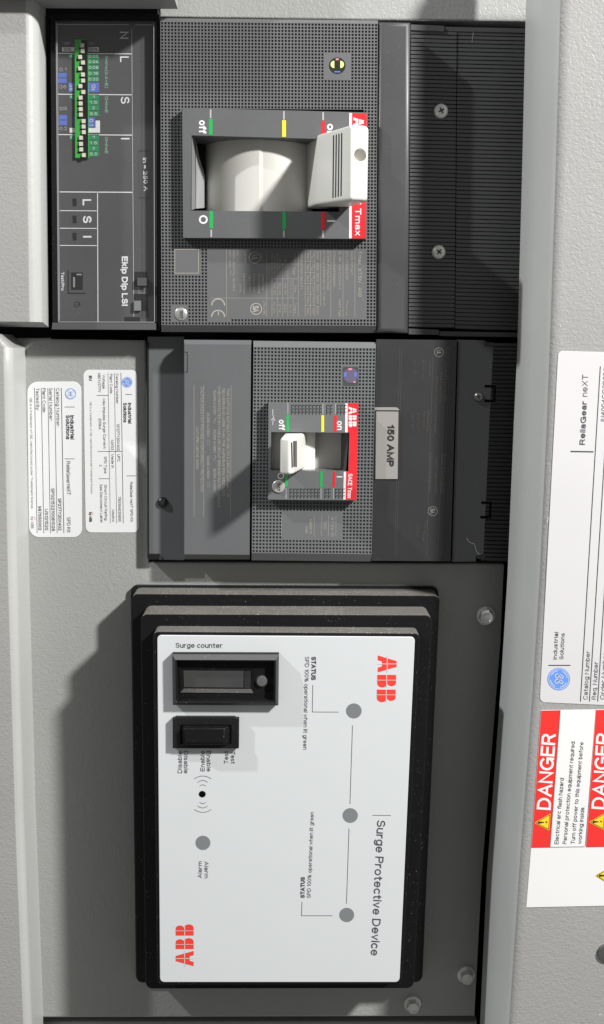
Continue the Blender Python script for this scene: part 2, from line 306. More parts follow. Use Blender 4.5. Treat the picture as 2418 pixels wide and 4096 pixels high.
def ribbon(mb, pts, w, h, mat):
    P = [Vector(p) for p in pts]; P = [p for i, p in enumerate(P) if i == 0 or (p - P[i - 1]).length > 1e-4]
    if len(P) < 2: return
    shut = (P[0] - P[-1]).length < 1e-3
    D_ = [(b - a).normalized() for a, b in zip(P, P[1:])]
    if not shut:
        P[0] = P[0] - D_[0] * w * .45; P[-1] = P[-1] + D_[-1] * w * .45
    L_, R_ = [], []
    for i, p in enumerate(P):
        d0 = D_[i - 1] if i > 0 else (D_[-1] if shut else D_[0]); d1 = D_[i] if i < len(D_) else (D_[0] if shut else D_[-1])
        n0, n1 = Vector((d0.y, -d0.x)), Vector((d1.y, -d1.x)); n = n0 + n1
        if n.length < 1e-3: n = n0
        n.normalize(); m_ = min(1 / max(n.dot(n0), .3), 1.9) * w / 2
        L_.append(tuple(p + n * m_)); R_.append(tuple(p - n * m_))
    k = len(P)
    mb.add([W(p, h) for p in L_] + [W(p, h) for p in R_], [[i, i + 1, k + i + 1, k + i] for i in range(k - 1)], mat)
def text(mb, s, p, q, cap, h, mat, bold=0.0, mirror=False):
    """lettering whose middle line runs from p to q in the photo, capitals cap pixels tall"""
    wt = .122 + bold * 3.6; gap = .17 + wt * .55; x = 0; runs = []
    for ch in s:
        if ch == ' ': x += .36; continue
        wd, st = _ul[ch]; runs += [[(x + u, wt / 2 + v * (1 - wt)) for u, v in t] for t in st]; x += wd + gap
    if not runs: return
    us = [u for t in runs for u, v in t]; u0, u1 = min(us), max(us)
    a, b = Vector(p), Vector(q); Ln = (b - a).length; d = (b - a).normalized(); n = Vector((d.y, -d.x)); wpx = wt * cap
    for i, t in enumerate(runs):
        out = []
        for u, v in t:
            f = (u - u0) / max(u1 - u0, 1e-6) if u1 - u0 > 1e-6 else .5
            if mirror: f = 1 - f
            out.append(tuple(a + d * (wpx / 2 + f * (Ln - wpx)) + n * ((v - .5) * cap)))
        ribbon(mb, out, wpx, h + (i % 4) * .012, mat)
def down(mb, k, s, x, y0, y1, cap, h, mat, bold=0.0, x2=None):     # reads downwards
    sc = k(1, 0)[0] - k(0, 0)[0]
    text(mb, s, k(x, y0), k(x2 if x2 is not None else x, y1), cap * sc, h, mat, bold)
def rise(mb, k, s, x, y0, y1, cap, h, mat, bold=0.0, x2=None):     # reads upwards
    down(mb, k, s, x, y0, y1, cap, h, mat, bold, x2)
A_POLY = [(0, 0), (.33, 1), (.67, 1), (1, 0), (.72, 0), (.655, .22), (.345, .22), (.28, 0)]
def _b():
    pts = [(0, 0), (0, 1), (.62, 1)]
    for i in range(1, 8):
        t = math.pi / 2 - i / 8 * math.pi; pts.append((.62 + .28 * math.cos(t), .765 + .235 * math.sin(t)))
    pts.append((.74, .53))
    for i in range(0, 9):
        t = math.pi / 2 - i / 8 * math.pi; pts.append((.68 + .32 * math.cos(t), .265 + .265 * math.sin(t)))
    return pts
B_POLY = _b()
def logo_letter(mb, kind, o, du, dv, h, mat, cut, gap=0.045):
    """a block letter with hairline cuts; o origin, du reading direction, dv letter-up (photo pixels)"""
    o, du, dv = Vector(o), Vector(du), Vector(dv); P = A_POLY if kind == 'A' else B_POLY
    f = lambda u, v: tuple(o + du * u + dv * v)
    mb.poly([f(u, v) for u, v in P][::-1], h, mat) if False else mb.add([W(f(u, v), h) for u, v in P], [list(range(len(P)))], mat)
    cu = 0.5 if kind == 'A' else 0.42
    mb.add([W(f(u, v), h + 0.05) for u, v in ((cu - gap / 2, -.02), (cu + gap / 2, -.02), (cu + gap / 2, 1.02), (cu - gap / 2, 1.02))], [[0, 1, 2, 3]], cut)
    mb.add([W(f(u, v), h + 0.05) for u, v in ((-.02, .5 - gap / 2), (1.02, .5 - gap / 2), (1.02, .5 + gap / 2), (-.02, .5 + gap / 2))], [[0, 1, 2, 3]], cut)
def pit_grid(mb, quad, nx, ny, h, mat, flats, hole, rim=0.17, floor=0.29, depth=0.95):
    """a moulded grille of little square pits; where flats(px,py) is true the cell stays smooth"""
    for j in range(ny):
        for i in range(nx):
            c = [bil(quad, (i + a) / nx, (j + b) / ny) for a, b in ((0, 0), (1, 0), (1, 1), (0, 1))]
            mid = bil(quad, (i + .5) / nx, (j + .5) / ny)
            if hole(mid[0], mid[1]): continue
            w = [W(p, h) for p in c]
            if flats(mid[0], mid[1]): mb.add(w, [[3, 2, 1, 0]], mat); continue
            cen = sum(w, Vector()) / 4
            r = [p + (cen - p) * (rim * 2) for p in w]
            b = [p + (cen - p) * (floor * 2) + Vector((0, depth / 1000, 0)) for p in w]
            mb.add(w + r + b, [[(k + 1) % 4, k, 4 + k, 4 + (k + 1) % 4] for k in range(4)] + [[4 + (k + 1) % 4, 4 + k, 8 + k, 8 + (k + 1) % 4] for k in range(4)] + [[11, 10, 9, 8]], mat)
def ribs(mb, quad, n, h, mat, groove=0.25, depth=1.3):
    for j in range(n):
        v0, v1, v2 = j / n, (j + 1 - groove) / n, (j + 1) / n
        P = [W(bil(quad, u, v), h) for v in (v0, v1, v2) for u in (0, 1)]
        dn = Vector((0, depth / 1000, 0))
        gl = [P[2] + dn, P[3] + dn, P[4] + dn, P[5] + dn]
        mb.add(P + gl, [[2, 3, 1, 0], [6, 7, 3, 2], [8, 9, 7, 6], [4, 5, 9, 8]], mat)
    for u in (0, 1):                        # the cover's own cheeks
        a, b = W(bil(quad, u, 0), h), W(bil(quad, u, 1), h); d = Vector((0, 0.012, 0))
        mb.add([a, b, b + d, a + d], [[0, 1, 2, 3]], mat)
    for v in (0, 1):
        a, b = W(bil(quad, 0, v), h), W(bil(quad, 1, v), h); d = Vector((0, 0.012, 0))
        mb.add([a, b, b + d, a + d], [[0, 1, 2, 3]], mat)
def inside(q):
    xs = [p[0] for p in q]; ys = [p[1] for p in q]
    return lambda x, y: min(xs) < x < max(xs) and min(ys) < y < max(ys)
def ring(mb, outer, inner, h, mat):         # flat frame with a rectangular opening
    mb.loft(outer, h, inner, h, mat)
def lathe(profile, c, h, mat, name, parent, n=28, hexed=None):
    """turned part: profile of (radius mm, height mm) round the axis through photo point c at height h"""
    o = W(c, h); bm = bmesh.new(); rows = []
    for r, z in profile:
        rows.append([bm.verts.new(o + Vector((r / 1000 * math.cos(2 * math.pi * i / n), -z / 1000, r / 1000 * math.sin(2 * math.pi * i / n)))) for i in range(n)])
    for a, b in zip(rows, rows[1:]):
        for i in range(n): bm.faces.new([a[i], a[(i + 1) % n], b[(i + 1) % n], b[i]])
    bm.faces.new(rows[-1])
    me = bpy.data.meshes.new(name); me.materials.append(mat); bm.to_mesh(me); bm.free()
    return link(name, me, parent, 40)
def thing(name, label, cat, at, h, group=None):
    o = bpy.data.objects.new(name, None); COL.objects.link(o); o.location = W(at, h); o.empty_display_size = 0.01
    o['label'] = label; o['category'] = cat
    if group: o['group'] = group
    return o
def tag(o, label, cat, group=None):
    o['label'] = label; o['category'] = cat
    if group: o['group'] = group
    return o
EPS = 0.09

# ================================================================== SETTING: cabinet interior and sheet metal
m = MB(); m.poly([(-1500, -1500), (4200, -1500), (4200, 6200), (-1500, 6200)], -75, DARKHOLE)
o = m.build('cabinet_interior'); o['kind'] = 'structure'

PH = -16.0                                       # the grey plate everything is mounted on
plate_pts = [(60, 1352), (586, 1350), (594, 2249), (1880, 2253), *[p for p in rounded([(1880, 2253), (2019, 2254), (2004, 2573), (1800, 2573)], [0, 9, 0, 0])[1:8]], (2004, 2573), (1930, 3500), (1900, 4066), (120, 4072), (100, 2700)]
o = solid(plate_pts, -22, PH, GREY, 1.4, 'mounting_plate', None)
tag(o, 'textured grey steel plate behind the surge protector and small breaker', 'metal plate')
o = solid([(-200, 4090), (1910, 4089), (1890, 4700), (-200, 4700)], -34, -24, GREY, 1.5, 'filler_plate', None)
tag(o, 'next grey plate just showing below the black gap at the bottom', 'metal plate')
o = solid([(560, -900), (2160, -900), (2150, 86), (640, 70)], -24, -14.5, GREY, 0.8, 'filler_plate', None)
tag(o, 'textured grey plate along the top above the large breaker', 'metal plate')

def rail(name, wall_pts, top, bottom, h_low, h_top, r, label):
    """folded cover: flat face, bend of radius r, side wall running back; wall_pts = foot of the wall in the photo"""
    mb = MB(); rows = []
    for p in wall_pts:
        b = W(p, h_low); row = [b]
        for i in range(9):
            t = i / 8 * math.pi / 2
            row.append(Vector((b.x - (r - r * math.cos(t)) / 1000, -(h_top - r + r * math.sin(t)) / 1000, b.z)))
        row.append(Vector((row[-1].x - 0.09, row[-1].y, row[-1].z)))
        rows.append(row)
    k = len(rows[0]); vs = [v for row in rows for v in row]; fs = []
    for a in range(len(rows) - 1):
        for i in range(k - 1): fs.append([a * k + i, (a + 1) * k + i, (a + 1) * k + i + 1, a * k + i + 1])
    wl = [f for f in fs if (f[0] % k) < 8]; fl_ = [f for f in fs if (f[0] % k) >= 8]
    mb.add(vs, wl, LITGREY); mb.add(vs, fl_, GREY2)
    return mb, rows
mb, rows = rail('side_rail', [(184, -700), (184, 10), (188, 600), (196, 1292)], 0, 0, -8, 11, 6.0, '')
for row in (rows[-1],):                          # folded-in bottom edge
    vs = row + [Vector((v.x, -(-8) / 1000, v.z - 0.002)) for v in row]; n = len(row)
    mb.add(vs, [[i, i + 1, n + i + 1, n + i] for i in range(n - 1)], LITGREY)
o = mb.build('side_rail', None, 50); tag(o, 'upper pale grey folded side cover left of the large breaker', 'metal cover', 'folded side covers')
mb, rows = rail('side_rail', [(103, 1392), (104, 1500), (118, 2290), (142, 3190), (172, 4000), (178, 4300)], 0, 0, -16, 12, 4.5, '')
top = rows[0]; n = len(top)
lip = [Vector((v.x - 0.006, v.y, v.z + 0.0062)) for v in top]   # clipped corner at the upper end
mb.add(top + lip, [[i, n + i, n + i + 1, i + 1] for i in range(n - 1)], GREY2)
mb.add(lip + [Vector((v.x, 0.015, v.z - 0.0005)) for v in lip], [[i, i + 1, n + i + 1, n + i] for i in range(n - 1)], LITGREY)
o = mb.build('side_rail', None, 50); tag(o, 'lower pale grey folded side cover beside the two small white labels', 'metal cover', 'folded side covers')

mb = MB()
f0 = [W(p, 0) for p in ((-300, 30), (712, 36))]
fr = [Vector((v.x, -0.018, v.z)) for v in f0]
upv = Vector((0, 0, 0.12))
mb.add([f0[0], f0[1], fr[1], fr[0], fr[0] + upv, fr[1] + upv, f0[1] + upv], [[0, 1, 2, 3], [3, 2, 5, 4], [2, 1, 6, 5]], GREY)
o = mb.build('top_flange', None, 40); tag(o, 'grey flange overhanging the clear cover at the top left', 'metal flange')
# door with its slanting inner edge, on the right
edge = [(2113, -500), (2105, 0), (2089, 700), (2070, 1400), (2056, 1698), (2031, 2300), (2004, 2750), (1948, 3500), (1921, 4096), (1893, 4500)]
bend = [(2256, -500), (2243, 0), (2223, 700), (2199, 1400), (2188, 1698), (2160, 2300), (2132, 2750), (2076, 3500), (2036, 4096), (2005, 4500)]
DH, EH = 42.0, 6.0
mb = MB(); rows = []
for a, b in zip(edge, bend):
    wa, wb = W(a, EH), W(b, DH)
    di = (wb - wa).normalized()
    row = [wa + Vector((0.0006, 0.0012, 0)), wa, wa + di * 0.5 * (wb - wa).length]
    for i in range(6):                          # soft fold into the flat face
        t = i / 5; q0, q1, q2 = wb - di * 0.0045, wb, wb + Vector((0.0045, 0, 0))
        row.append(q0 * (1 - t) ** 2 + q1 * 2 * t * (1 - t) + q2 * t * t)
    row.append(Vector((0.32, -DH / 1000, wb.z)))
    rows.append(row)
k = len(rows[0]); vs = [v for r in rows for v in r]
fs_s, fs_f = [], []
for a in range(len(rows) - 1):
    for i in range(k - 1):
        (fs_s if i < 5 else fs_f).append([a * k + i, a * k + i + 1, (a + 1) * k + i + 1, (a + 1) * k + i])
mb.add(vs, fs_s, powder('smooth_lit_door_edge', (0.56, 0.57, 0.555), strength=0.10, scale=300, rough=0.38)); mb.add(vs, fs_f, GREY2)  # slanting edge shares the door's coat; lamp brightness is added in its colour
door = mb.build('enclosure_door', None, 50); tag(door, 'tall grey textured door panel along the right edge carrying the warning labels', 'metal door')
lathe([(4.6, -1), (4.6, 0.6), (4.2, 1.2), (0.1, 1.4)], (2428, 3811), DH, plain('dark_plug_plastic', (0.07, 0.07, 0.07), 0.5), 'plug', door)
SC = plain('bare_scuff', (0.72, 0.72, 0.70), 0.4)
for pts in ([(2192, 2075), (2195, 2068), (2190, 2088)], [(2411, 4062), (2402, 4056), (2396, 4060)], [(2240, 1300), (2243, 1307)]):
    m = MB(); ribbon(m, pts, 2.2, DH + .12, SC); m.build('scuff_mark', door)

# ================================================================== LARGE BREAKER
big = thing('circuit_breaker', 'large charcoal breaker at the top with its big ivory lever thrown right', 'circuit breaker', (1100, 700), -50)
outer = [(642, 73), (1513, 82), (1505, 1331), (647, 1327)]
gridq = [(642, 86), (1512, 94), (1505, 1303), (646.5, 1300)]
mb = MB(); mb.wall(outer, -50, -2.6, PLAST); mb.loft(outer, -2.6, gridq, 0, PLAST)
frame = [F1(55, 57), F1(1425, 92), F1(1418, 1030), F1(62, 1022)]
ins_frame = inside([(739, 440), (1459, 440), (1459, 952), (739, 952)])
flat_rects = [inside([(1293, 208), (1405, 208), (1405, 319), (1293, 319)]), inside([(834, 992), (1465, 992), (1465, 1281), (834, 1281)]),
              inside([(696, 994), (799, 994), (799, 1097), (696, 1097)]), inside([(690, 1219), (757, 1219), (757, 1287), (690, 1287)])]
pit_grid(mb, gridq, 65, 91, 0, PLAST, lambda x, y: any(f(x, y) for f in flat_rects), ins_frame)
mb.build('front_cover', big)
# blank raised square (its machine-readable code is left out)
mb = MB(); mb.outline(box(lambda x, y: (x, y), 699, 997, 796, 1094), 3.4, EPS, LASER); mb.build('blank_code_square', big)
# smooth end cap, two ribbed terminal covers
solid([(1516, 84), (1644, 86), (1635, 1332), (1507.5, 1331)], -14, 0.4, CAPM, 2.2, 'end_cap', big)
mb = MB(); r1 = [(1645, 122), (1828, 128), (1819, 1313), (1636, 1310)]; ribs(mb, r1, 73, -13, RIBM)
mb.prism([(1645, 98), (1777, 103), (1777, 125.5), (1645, 120)], -22, -12.2, RIBM); mb.prism([(1636, 1314), (1757, 1319), (1757, 1340), (1636, 1337)], -22, -12.2, RIBM)
mb.build('terminal_cover', big)
mb = MB(); ribbon(mb, [(1897, 118), (1893, 140), (1889, 168)], 2, -13.2, GINK); mb.build('scratch', big)
mb = MB(); ribs(mb, [(1830.5, 127), (2140, 134), (2118, 1325), (1822, 1317)], 73, -13.4, RIBM)
mb.prism([(1778, 107), (2140, 115), (2140, 132), (1778, 124)], -24, -13.0, RIBM); mb.prism([(1759, 1325), (2118, 1331), (2118, 1349), (1759, 1344)], -24, -13.0, RIBM)
mb.build('terminal_cover', big)
def phillips(c, h, r, mat, parent, ang=0.3, cross=BINK):
    s = lathe([(r, -0.4), (r, 0.5), (r * 0.93, 1.0), (r * 0.72, 1.5), (r * 0.40, 1.8), (0.02, 1.9)], c, h, mat, 'screw', parent)
    o = W(c, h); mb = MB()
    for a in (ang, ang + math.pi / 2):
        d = Vector((math.cos(a), 0, math.sin(a))); n = Vector((-math.sin(a), 0, math.cos(a)))
        L, w, z = r * 0.42 / 1000, r * 0.10 / 1000, Vector((0, -0.00193 - 0.00002 * (a > ang), 0))
        mb.add([o + z + d * L + n * w, o + z - d * L + n * w, o + z - d * L - n * w, o + z + d * L - n * w], [[0, 1, 2, 3]], cross)
    mb.build('cross_slot', s)
    return s
phillips((1764.7, 444.8), -13, 3.35, SCREWM, big, 0.5); phillips((1755.6, 1008.6), -13, 3.3, SCREWM, big, 0.9)
# hologram sticker
mb = MB(); c = C5(183, 320); mb.poly(circ(c, 33), EPS, HOLO)
for dx in (-1, 1):
    pts = [(c[0] + dx * (12 + 15 * math.cos(t)), c[1] - 5 + 15 * math.sin(t)) for t in [k / 6 * math.pi - math.pi / 2 for k in range(7)]]
    mb.poly(pts if dx > 0 else pts[::-1], EPS * 2, HOLOY)
mb.poly(box(lambda x, y: (c[0] + x, c[1] + y), -6, -29, 6, -22), EPS * 2, HOLOR); mb.poly(box(lambda x, y: (c[0] + x, c[1] + y), -12, 22, 12, 27), EPS * 2, BLUE)
mb.build('hologram_sticker', big)
tb = lathe([(2.95, -0.5), (2.95, 0.25), (2.7, 0.45), (0.02, 0.5)], C4(265, 1180), 0, STEEL, 'test_button', big)
mb = MB(); text(mb, 'TEST', C4(268, 1145), C4(268, 1215), 13, 0.62, BINK, 0.01); mb.build('lettering', tb)

# lever frame
FH = 5.2
win = [F1(125, 262), F1(1222, 292), F1(1222, 829), F1(118, 821)]
mb = MB(); ring(mb, frame, win, FH, FRAMEP); mb.wall(frame, 0, FH, FRAMEP); mb.wall(win, -16, FH, FRAMEP)
hf = mb.build('lever_frame', big)
mb = MB(); e = FH + EPS
mb.poly([F1(1315, 97), F1(1424, 99), F1(1418, 1026), F1(1313, 1026)], e, RED); mb.build('red_band', hf)
mb = MB(); mb.poly([F1(1295, 96), F1(1315, 97), F1(1313, 1026), F1(1293, 1026)], e, WINK)
for x, y0, y1 in ((266, 70, 134), (810, 82, 146), (1101, 90, 150), (271, 962, 1016), (810, 968, 1019), (1100, 968, 1021)): mb.strip(F1(x, y0), F1(x, y1), 6.5, e, GINK)
down(mb, F1, 'off', 207, 150, 250, 56, e, WINK, 0.025); down(mb, F1, 'on', 1158, 176, 272, 56, e, WINK, 0.025)
mb.outline(circ(F1(212, 887), 17.6), 7, e, WINK); mb.strip(F1(1130, 898), F1(1190, 898), 6.5, e, WINK)
down(mb, F1, 'SACE Tmax', 1361, 560, 1006, 46, e + EPS, WINK, 0.02)
for kd, y0, y1 in (('A', 130, 196), ('B', 212, 262), ('B', 275, 328)):
    logo_letter(mb, kd, F1(1325, y0), (0, (y1 - y0) / 1.855), (78 / 1.855, 0), e + EPS, WINK, RED)
mb.build('lettering', hf)
mb = MB()
for x, y0, y1, mt in ((267, 140, 258, GREEN), (811, 150, 273, YELLOW), (1101, 156, 280, RED), (271, 823, 951, GREEN), (812, 830, 962, GREEN), (1101, 832, 961, RED)):
    mb = MB(); mb.strip(F1(x, y0), F1(x, y1), 15.3, e, mt); mb.build('colour_mark', hf)
mb = MB()                                        # sloping grey cheek inside the opening, left
q = [F1(127, 265), F1(155, 300), F1(155, 812), F1(121, 817)]
mb.add([W(F1(127, 264), FH - .6), W(F1(124, 818), FH - .6), W(F1(155, 806), -3), W(F1(153, 300), -3)], [[0, 1, 2, 3]], plain('cheek_grey', (0.22, 0.225, 0.225), 0.4))
mb.add([W(F1(158, 300), -3.5), W(F1(158, 806), -3.5), W(F1(224, 800), -16), W(F1(224, 560), -16), W(F1(180, 420), -9)], [[0, 1, 2, 3, 4]], plain('pale_grey_plastic', (0.34, 0.35, 0.35), 0.4))
mb.poly([F1(110, 240), F1(1240, 270), F1(1240, 860), F1(110, 850)], -19, BLKP)
mb.build('inner_cheek', hf)
# drum and lever
cx = W(F1(645, 500), -0.5).x * 1000; R = 29.0
z0, z1 = W(F1(645, 834), FH).z * 1000 - 1.0, W(F1(645, 262), FH).z * 1000 + 2.0
mb = MB(); rows = []
for i in range(41):
    a = math.radians(-84 + i * (142 / 40))
    rr = R - (0.6 if a > 0.02 else 0)
    rows.append((cx + rr * math.sin(a), -0.5 - R + rr * math.cos(a)))
vs = []
for x, h in rows: vs += [mm(x, h, z0), mm(x, h, z1)]
mb.add(vs, [[2 * i, 2 * i + 2, 2 * i + 3, 2 * i + 1] for i in range(40)], DRUMW)
mb.build('drum', big, 12)
def lever(prof, za, zb, taper, bev, name, parent, hole=None, skew=0.0):
    bm = bmesh.new(); n = len(prof); zc = (za + zb) / 2
    L = [bm.verts.new(mm(x, h, za + ((zc - za) * taper + skew) * max(0, h) / 45)) for x, h in prof]; H = [bm.verts.new(mm(x, h, zb + ((zc - zb) * taper + skew) * max(0, h) / 45)) for x, h in prof]
    bm.faces.new(L); bm.faces.new(H[::-1])
    for i in range(n): bm.faces.new([L[i], H[i], H[(i + 1) % n], L[(i + 1) % n]])
    bmesh.ops.recalc_face_normals(bm, faces=bm.faces)
    bmesh.ops.bevel(bm, geom=list(bm.edges), offset=bev / 1000, segments=5, profile=0.5, affect='EDGES', clamp_overlap=True)
    me = bpy.data.meshes.new(name); me.materials.append(IVORY); bm.to_mesh(me); bm.free()
    if hole:
        x, h, z, r = hole
        b2 = bmesh.new(); bmesh.ops.create_cone(b2, cap_ends=True, segments=32, radius1=r / 1000, radius2=r / 1000, depth=0.008, matrix=Matrix.Translation(mm(x, h, z)) @ Matrix.Rotation(math.radians(90), 4, 'X'))
        cm = bpy.data.meshes.new('tmpc'); b2.to_mesh(cm); b2.free()
        a = bpy.data.objects.new('tmpa', me); c = bpy.data.objects.new('tmpc', cm); COL.objects.link(a); COL.objects.link(c)
        md = a.modifiers.new('b', 'BOOLEAN'); md.operation = 'DIFFERENCE'; md.object = c; md.solver = 'EXACT'
        me2 = bpy.data.meshes.new_from_object(a.evaluated_get(bpy.context.evaluated_depsgraph_get()))
        bpy.data.objects.remove(a); bpy.data.objects.remove(c); bpy.data.meshes.remove(cm); me = me2; me.name = name
    return link(name, me, parent, 30)
lv = lever([(9.5, -12), (14, 5), (27.2, 42), (34.5, 39.5), (35.5, 34), (27, -12)], 67.4, 98.6, 0.0, 1.6, 'lever', big, hole=(31.6, 40, 83.6, 2.7), skew=-3.2)
mb = MB(); o0, o1 = mm(14, 5, 84), mm(27.2, 42, 84); nrm = (o1 - o0).cross(Vector((0, 0, 1))).normalized()
if nrm.y > 0: nrm = -nrm
o0 = o0 + nrm * 0.00012
for xa, xb, ya, yb in ((1178, 1173, 262, 727), (1198, 1192, 256, 723), (1218, 1212, 250, 718), (1238, 1233, 244, 713)):
    a, b = Vector(F1(xa, ya)), Vector(F1(xb, yb)); w = Vector((2.2, 0))
    mb.add([on_plane(tuple(p), o0, nrm) for p in (a - w, a + w, b + w, b - w)], [[0, 1, 2, 3]], BINK)
mb.build('grip_lines', lv)

# laser-marked rating field
mb = MB(); L = LASER; h = EPS
for x, y0, y1 in ((1340, 40, 522), (1254, 40, 525), (1166, 40, 525), (1093, 40, 445), (1050, 40, 515), (1018, 40, 515), (980, 40, 515), (930, 40, 520), (893, 245, 520), (855, 140, 520), (818, 140, 520), (778, 60, 520), (740, 60, 520), (702, 40, 520), (410, 30, 520)):
    mb.strip(F2(x, y0), F2(x, y1), 1.5, h, L)
for y, x0, x1 in ((138, 705, 930), (245, 705, 930), (385, 295, 930), (120, 980, 1050), (200, 980, 1050), (280, 980, 1050), (357, 980, 1050), (437, 980, 1050)):
    mb.strip(F2(x0, y), F2(x1, y), 1.4, h, L)
for s, x, y0, y1, c in (('Tmax  XT5N   400', 1376, 45, 375, 25), ('MADE IN ITALY', 1318, 45, 215, 17), ('S/N: CC1A00A725', 1282, 45, 250, 17), ('UL 489   CSA C22.2 No. 5', 1231, 45, 320, 17), ('HACR Type', 1230, 395, 520, 17),
        ('XT5NU325AFF5000XXX', 1190, 42, 302, 17), ('INTERRUPTING RATINGS:', 1146, 42, 330, 17), ('DC ratings available only with TU trip unit', 1118, 42, 445, 14),
        ('240V', 1071, 45, 110, 18), ('480V', 1071, 125, 190, 18), ('600V', 1071, 203, 270, 18), ('250V', 1071, 283, 350, 18), ('500V', 1071, 362, 428, 18), ('600V', 1071, 442, 510, 18),
        ('65kA', 1000, 60, 112, 15), ('36kA', 1000, 138, 190, 15), ('18kA', 1000, 216, 268, 15), ('35kA', 1000, 295, 348, 15), ('25kA', 1000, 372, 425, 15), ('18kA', 1000, 452, 505, 15),
        ('TERMINATION 150A..F1:', 953, 42, 320, 17), ('Cat. No.', 905, 60, 125, 14), ('Type', 900, 160, 217, 16), ('Wire', 910, 290, 340, 16), ('AWG or kcmil', 876, 255, 380, 13), ('Torque', 910, 420, 495, 16), ('(lb-in)', 876, 430, 490, 14),
        ('K-02', 838, 78, 125, 14), ('K-06', 797, 78, 125, 14), ('K-04', 758, 78, 125, 14), ('AL7CU', 838, 150, 232, 15), ('AL7CU', 797, 150, 232, 15), ('AL7CU', 758, 150, 232, 15), ('AL7CU', 720, 150, 232, 15),
        ('1x6-50', 838, 275, 360, 15), ('2x2-50', 797, 275, 360, 15), ('1x4-50', 758, 275, 360, 15), ('204', 836, 425, 490, 18), ('274', 796, 425, 490, 18), ('Int. Dwr', 757, 415, 500, 14),
        ('LP54260', 683, 405, 508, 17), ('Molded Case', 676, 210, 330, 15), ('Circuit Breaker', 648, 210, 352, 15), ('3 POLE UNIT', 610, 205, 345, 15), ('Type XT5N', 582, 215, 330, 15), ('Issue Number', 540, 205, 360, 15), ('N550L', 512, 285, 350, 14),
        ('ISSUE', 668, 60, 120, 14), ('LISTED', 545, 48, 130, 15), ('AC', 490, 40, 80, 15), ('480V - 600V', 463, 40, 185, 15), ('50-60Hz', 463, 240, 335, 15), ('500V - 600V', 435, 40, 170, 15)):
    down(mb, F2, s, x, y0, y1, c, h, L)
def wave(mb, k, x, y0, y1, amp, h, mat, w=1.4):
    mb.path([k(x + amp * math.sin(2 * math.pi * t / 10), y0 + (y1 - y0) * t / 10) for t in range(11)], w, h, mat)
for y in (62, 140, 218): wave(mb, F2, 1035, y, y + 45, 8, h, L)
for y in (298, 376, 456):
    mb.strip(F2(1041, y), F2(1041, y + 46), 1.2, h, L)
    for t in range(3): mb.strip(F2(1031, y + t * 17), F2(1031, y + t * 17 + 11), 1.2, h, L)
wave(mb, F2, 463, 192, 226, 6, h, L); mb.strip(F2(440, 182), F2(440, 222), 1.2, h, L)
for c, r in ((F2(615, 92), 24), (F2(625, 463), 24)): mb.outline(circ(c, r), 3.4, h, L)
text(mb, 'UL', F2(615, 70), F2(615, 114), 22, h, L, 0.01); text(mb, 'SA', F2(622, 440), F2(622, 487), 25, h, L, 0.02)
for yc, ee in ((412, 0), (495, 1)):             # CE mark: two open rounds
    arc = [(350 + 46 * math.cos(t), yc + 38 - 0 * ee - 62 * math.sin(t)) for t in [k / 12 * math.pi for k in range(13)]]
    mb.path([F2(350 + 46 * math.cos(t), yc + 22 - 44 * math.sin(t)) for t in [k / 14 * math.pi for k in range(15)]], 5, h, L)
    if ee: mb.strip(F2(352, yc - 20), F2(352, yc + 14), 4.4, h, L)
mb.path([F2(1288, 405), F2(1278, 455), F2(1283, 480)], 1.5, h, L); mb.path([F2(1281, 462), F2(1281, 512)], 1.5, h, L); mb.path([F2(1290, 470), F2(1272, 470)], 1.5, h, L)
mb.build('rating_print', big)

# ---- trip unit at the left end of the large breaker
TH = -7.0
mb = MB()
tq = [C1(472, 165), C1(1330, 165), C2(1335, 1250), C2(492, 1250)]
mb.poly(tq, TH, TRIPM)
tu = mb.build('trip_unit', big)
mb = MB()
for a, b in (((C1(440, 130)), C2(470, 1250)),):
    pass
mb.prism([(205, 1321), (652, 1325), (652, 1362), (205, 1356)], -24, -12.6, DARKHOLE)
mb.prism([C2(447, 1252), C2(1325, 1256), C2(1325, 1312), C2(441, 1308)], -40, -1.8, TRIPM)
mb.prism([C1(1332, 120), C1(1352, 120), C2(1362, 1316), C2(1340, 1316)], -40, -3.0, BLKP)
mb.prism([C1(400, 118), C1(1330, 118), C1(1330, 165), C1(400, 165)], -40, -5.0, BLKP)
mb.prism([C1(430, 120), C1(466, 120), C2(490, 1250), C2(448, 1250)], -40, -5.5, BLKP)
mb.prism([C1(770, 62), C1(1340, 68), C1(1340, 118), C1(770, 118)], -40, -6.0, BLKP)
mb.build('housing', tu)
mb = MB(); cq = [C1(478, 186), C1(1306, 190), C2(1312, 1248), C2(498, 1246)]
inn = [bil(cq, .012, .008), bil(cq, .988, .008), bil(cq, .988, .992), bil(cq, .012, .992)]
mb.poly(inn, -1.8, CLEAR); mb.loft(cq, -2.6, inn, -1.8, CLEAR); mb.wall(cq, -6.8, -2.6, CLEAR)
mb.build('clear_cover', tu, 30)
mb = MB(); GLINT = plain('painted_edge_glint', (0.36, 0.35, 0.36), 0.2)  # pale strips painted as highlights along the rim of the clear cover
for p, q, w_ in ((cq[0], cq[3], 2.6), (inn[0], inn[3], 2.0), (cq[1], cq[2], 2.2), (cq[3], cq[2], 2.4), (lerp(inn[0], inn[1], 0), lerp(inn[0], inn[1], .75), 3.2), (lerp(inn[0], inn[1], .82), inn[1], 3.0)): mb.strip(p, q, w_, -1.6, GLINT)
mb.build('cover_edge_glint', tu)
e = TH + EPS; mb = MB()
mb.strip(C1(1119, 245), C2(1137, 1200), 2.6, e, GINK); mb.strip(C1(488, 250), C2(506, 1240), 1.6, e, GINK)
for y, x0, x1 in ((452, 492, 1120), (799, 497, 1125), (1141, 500, 1130)): mb.strip(C1(x0, y), C1(x1, y + 5), 3.6, e, WINK)
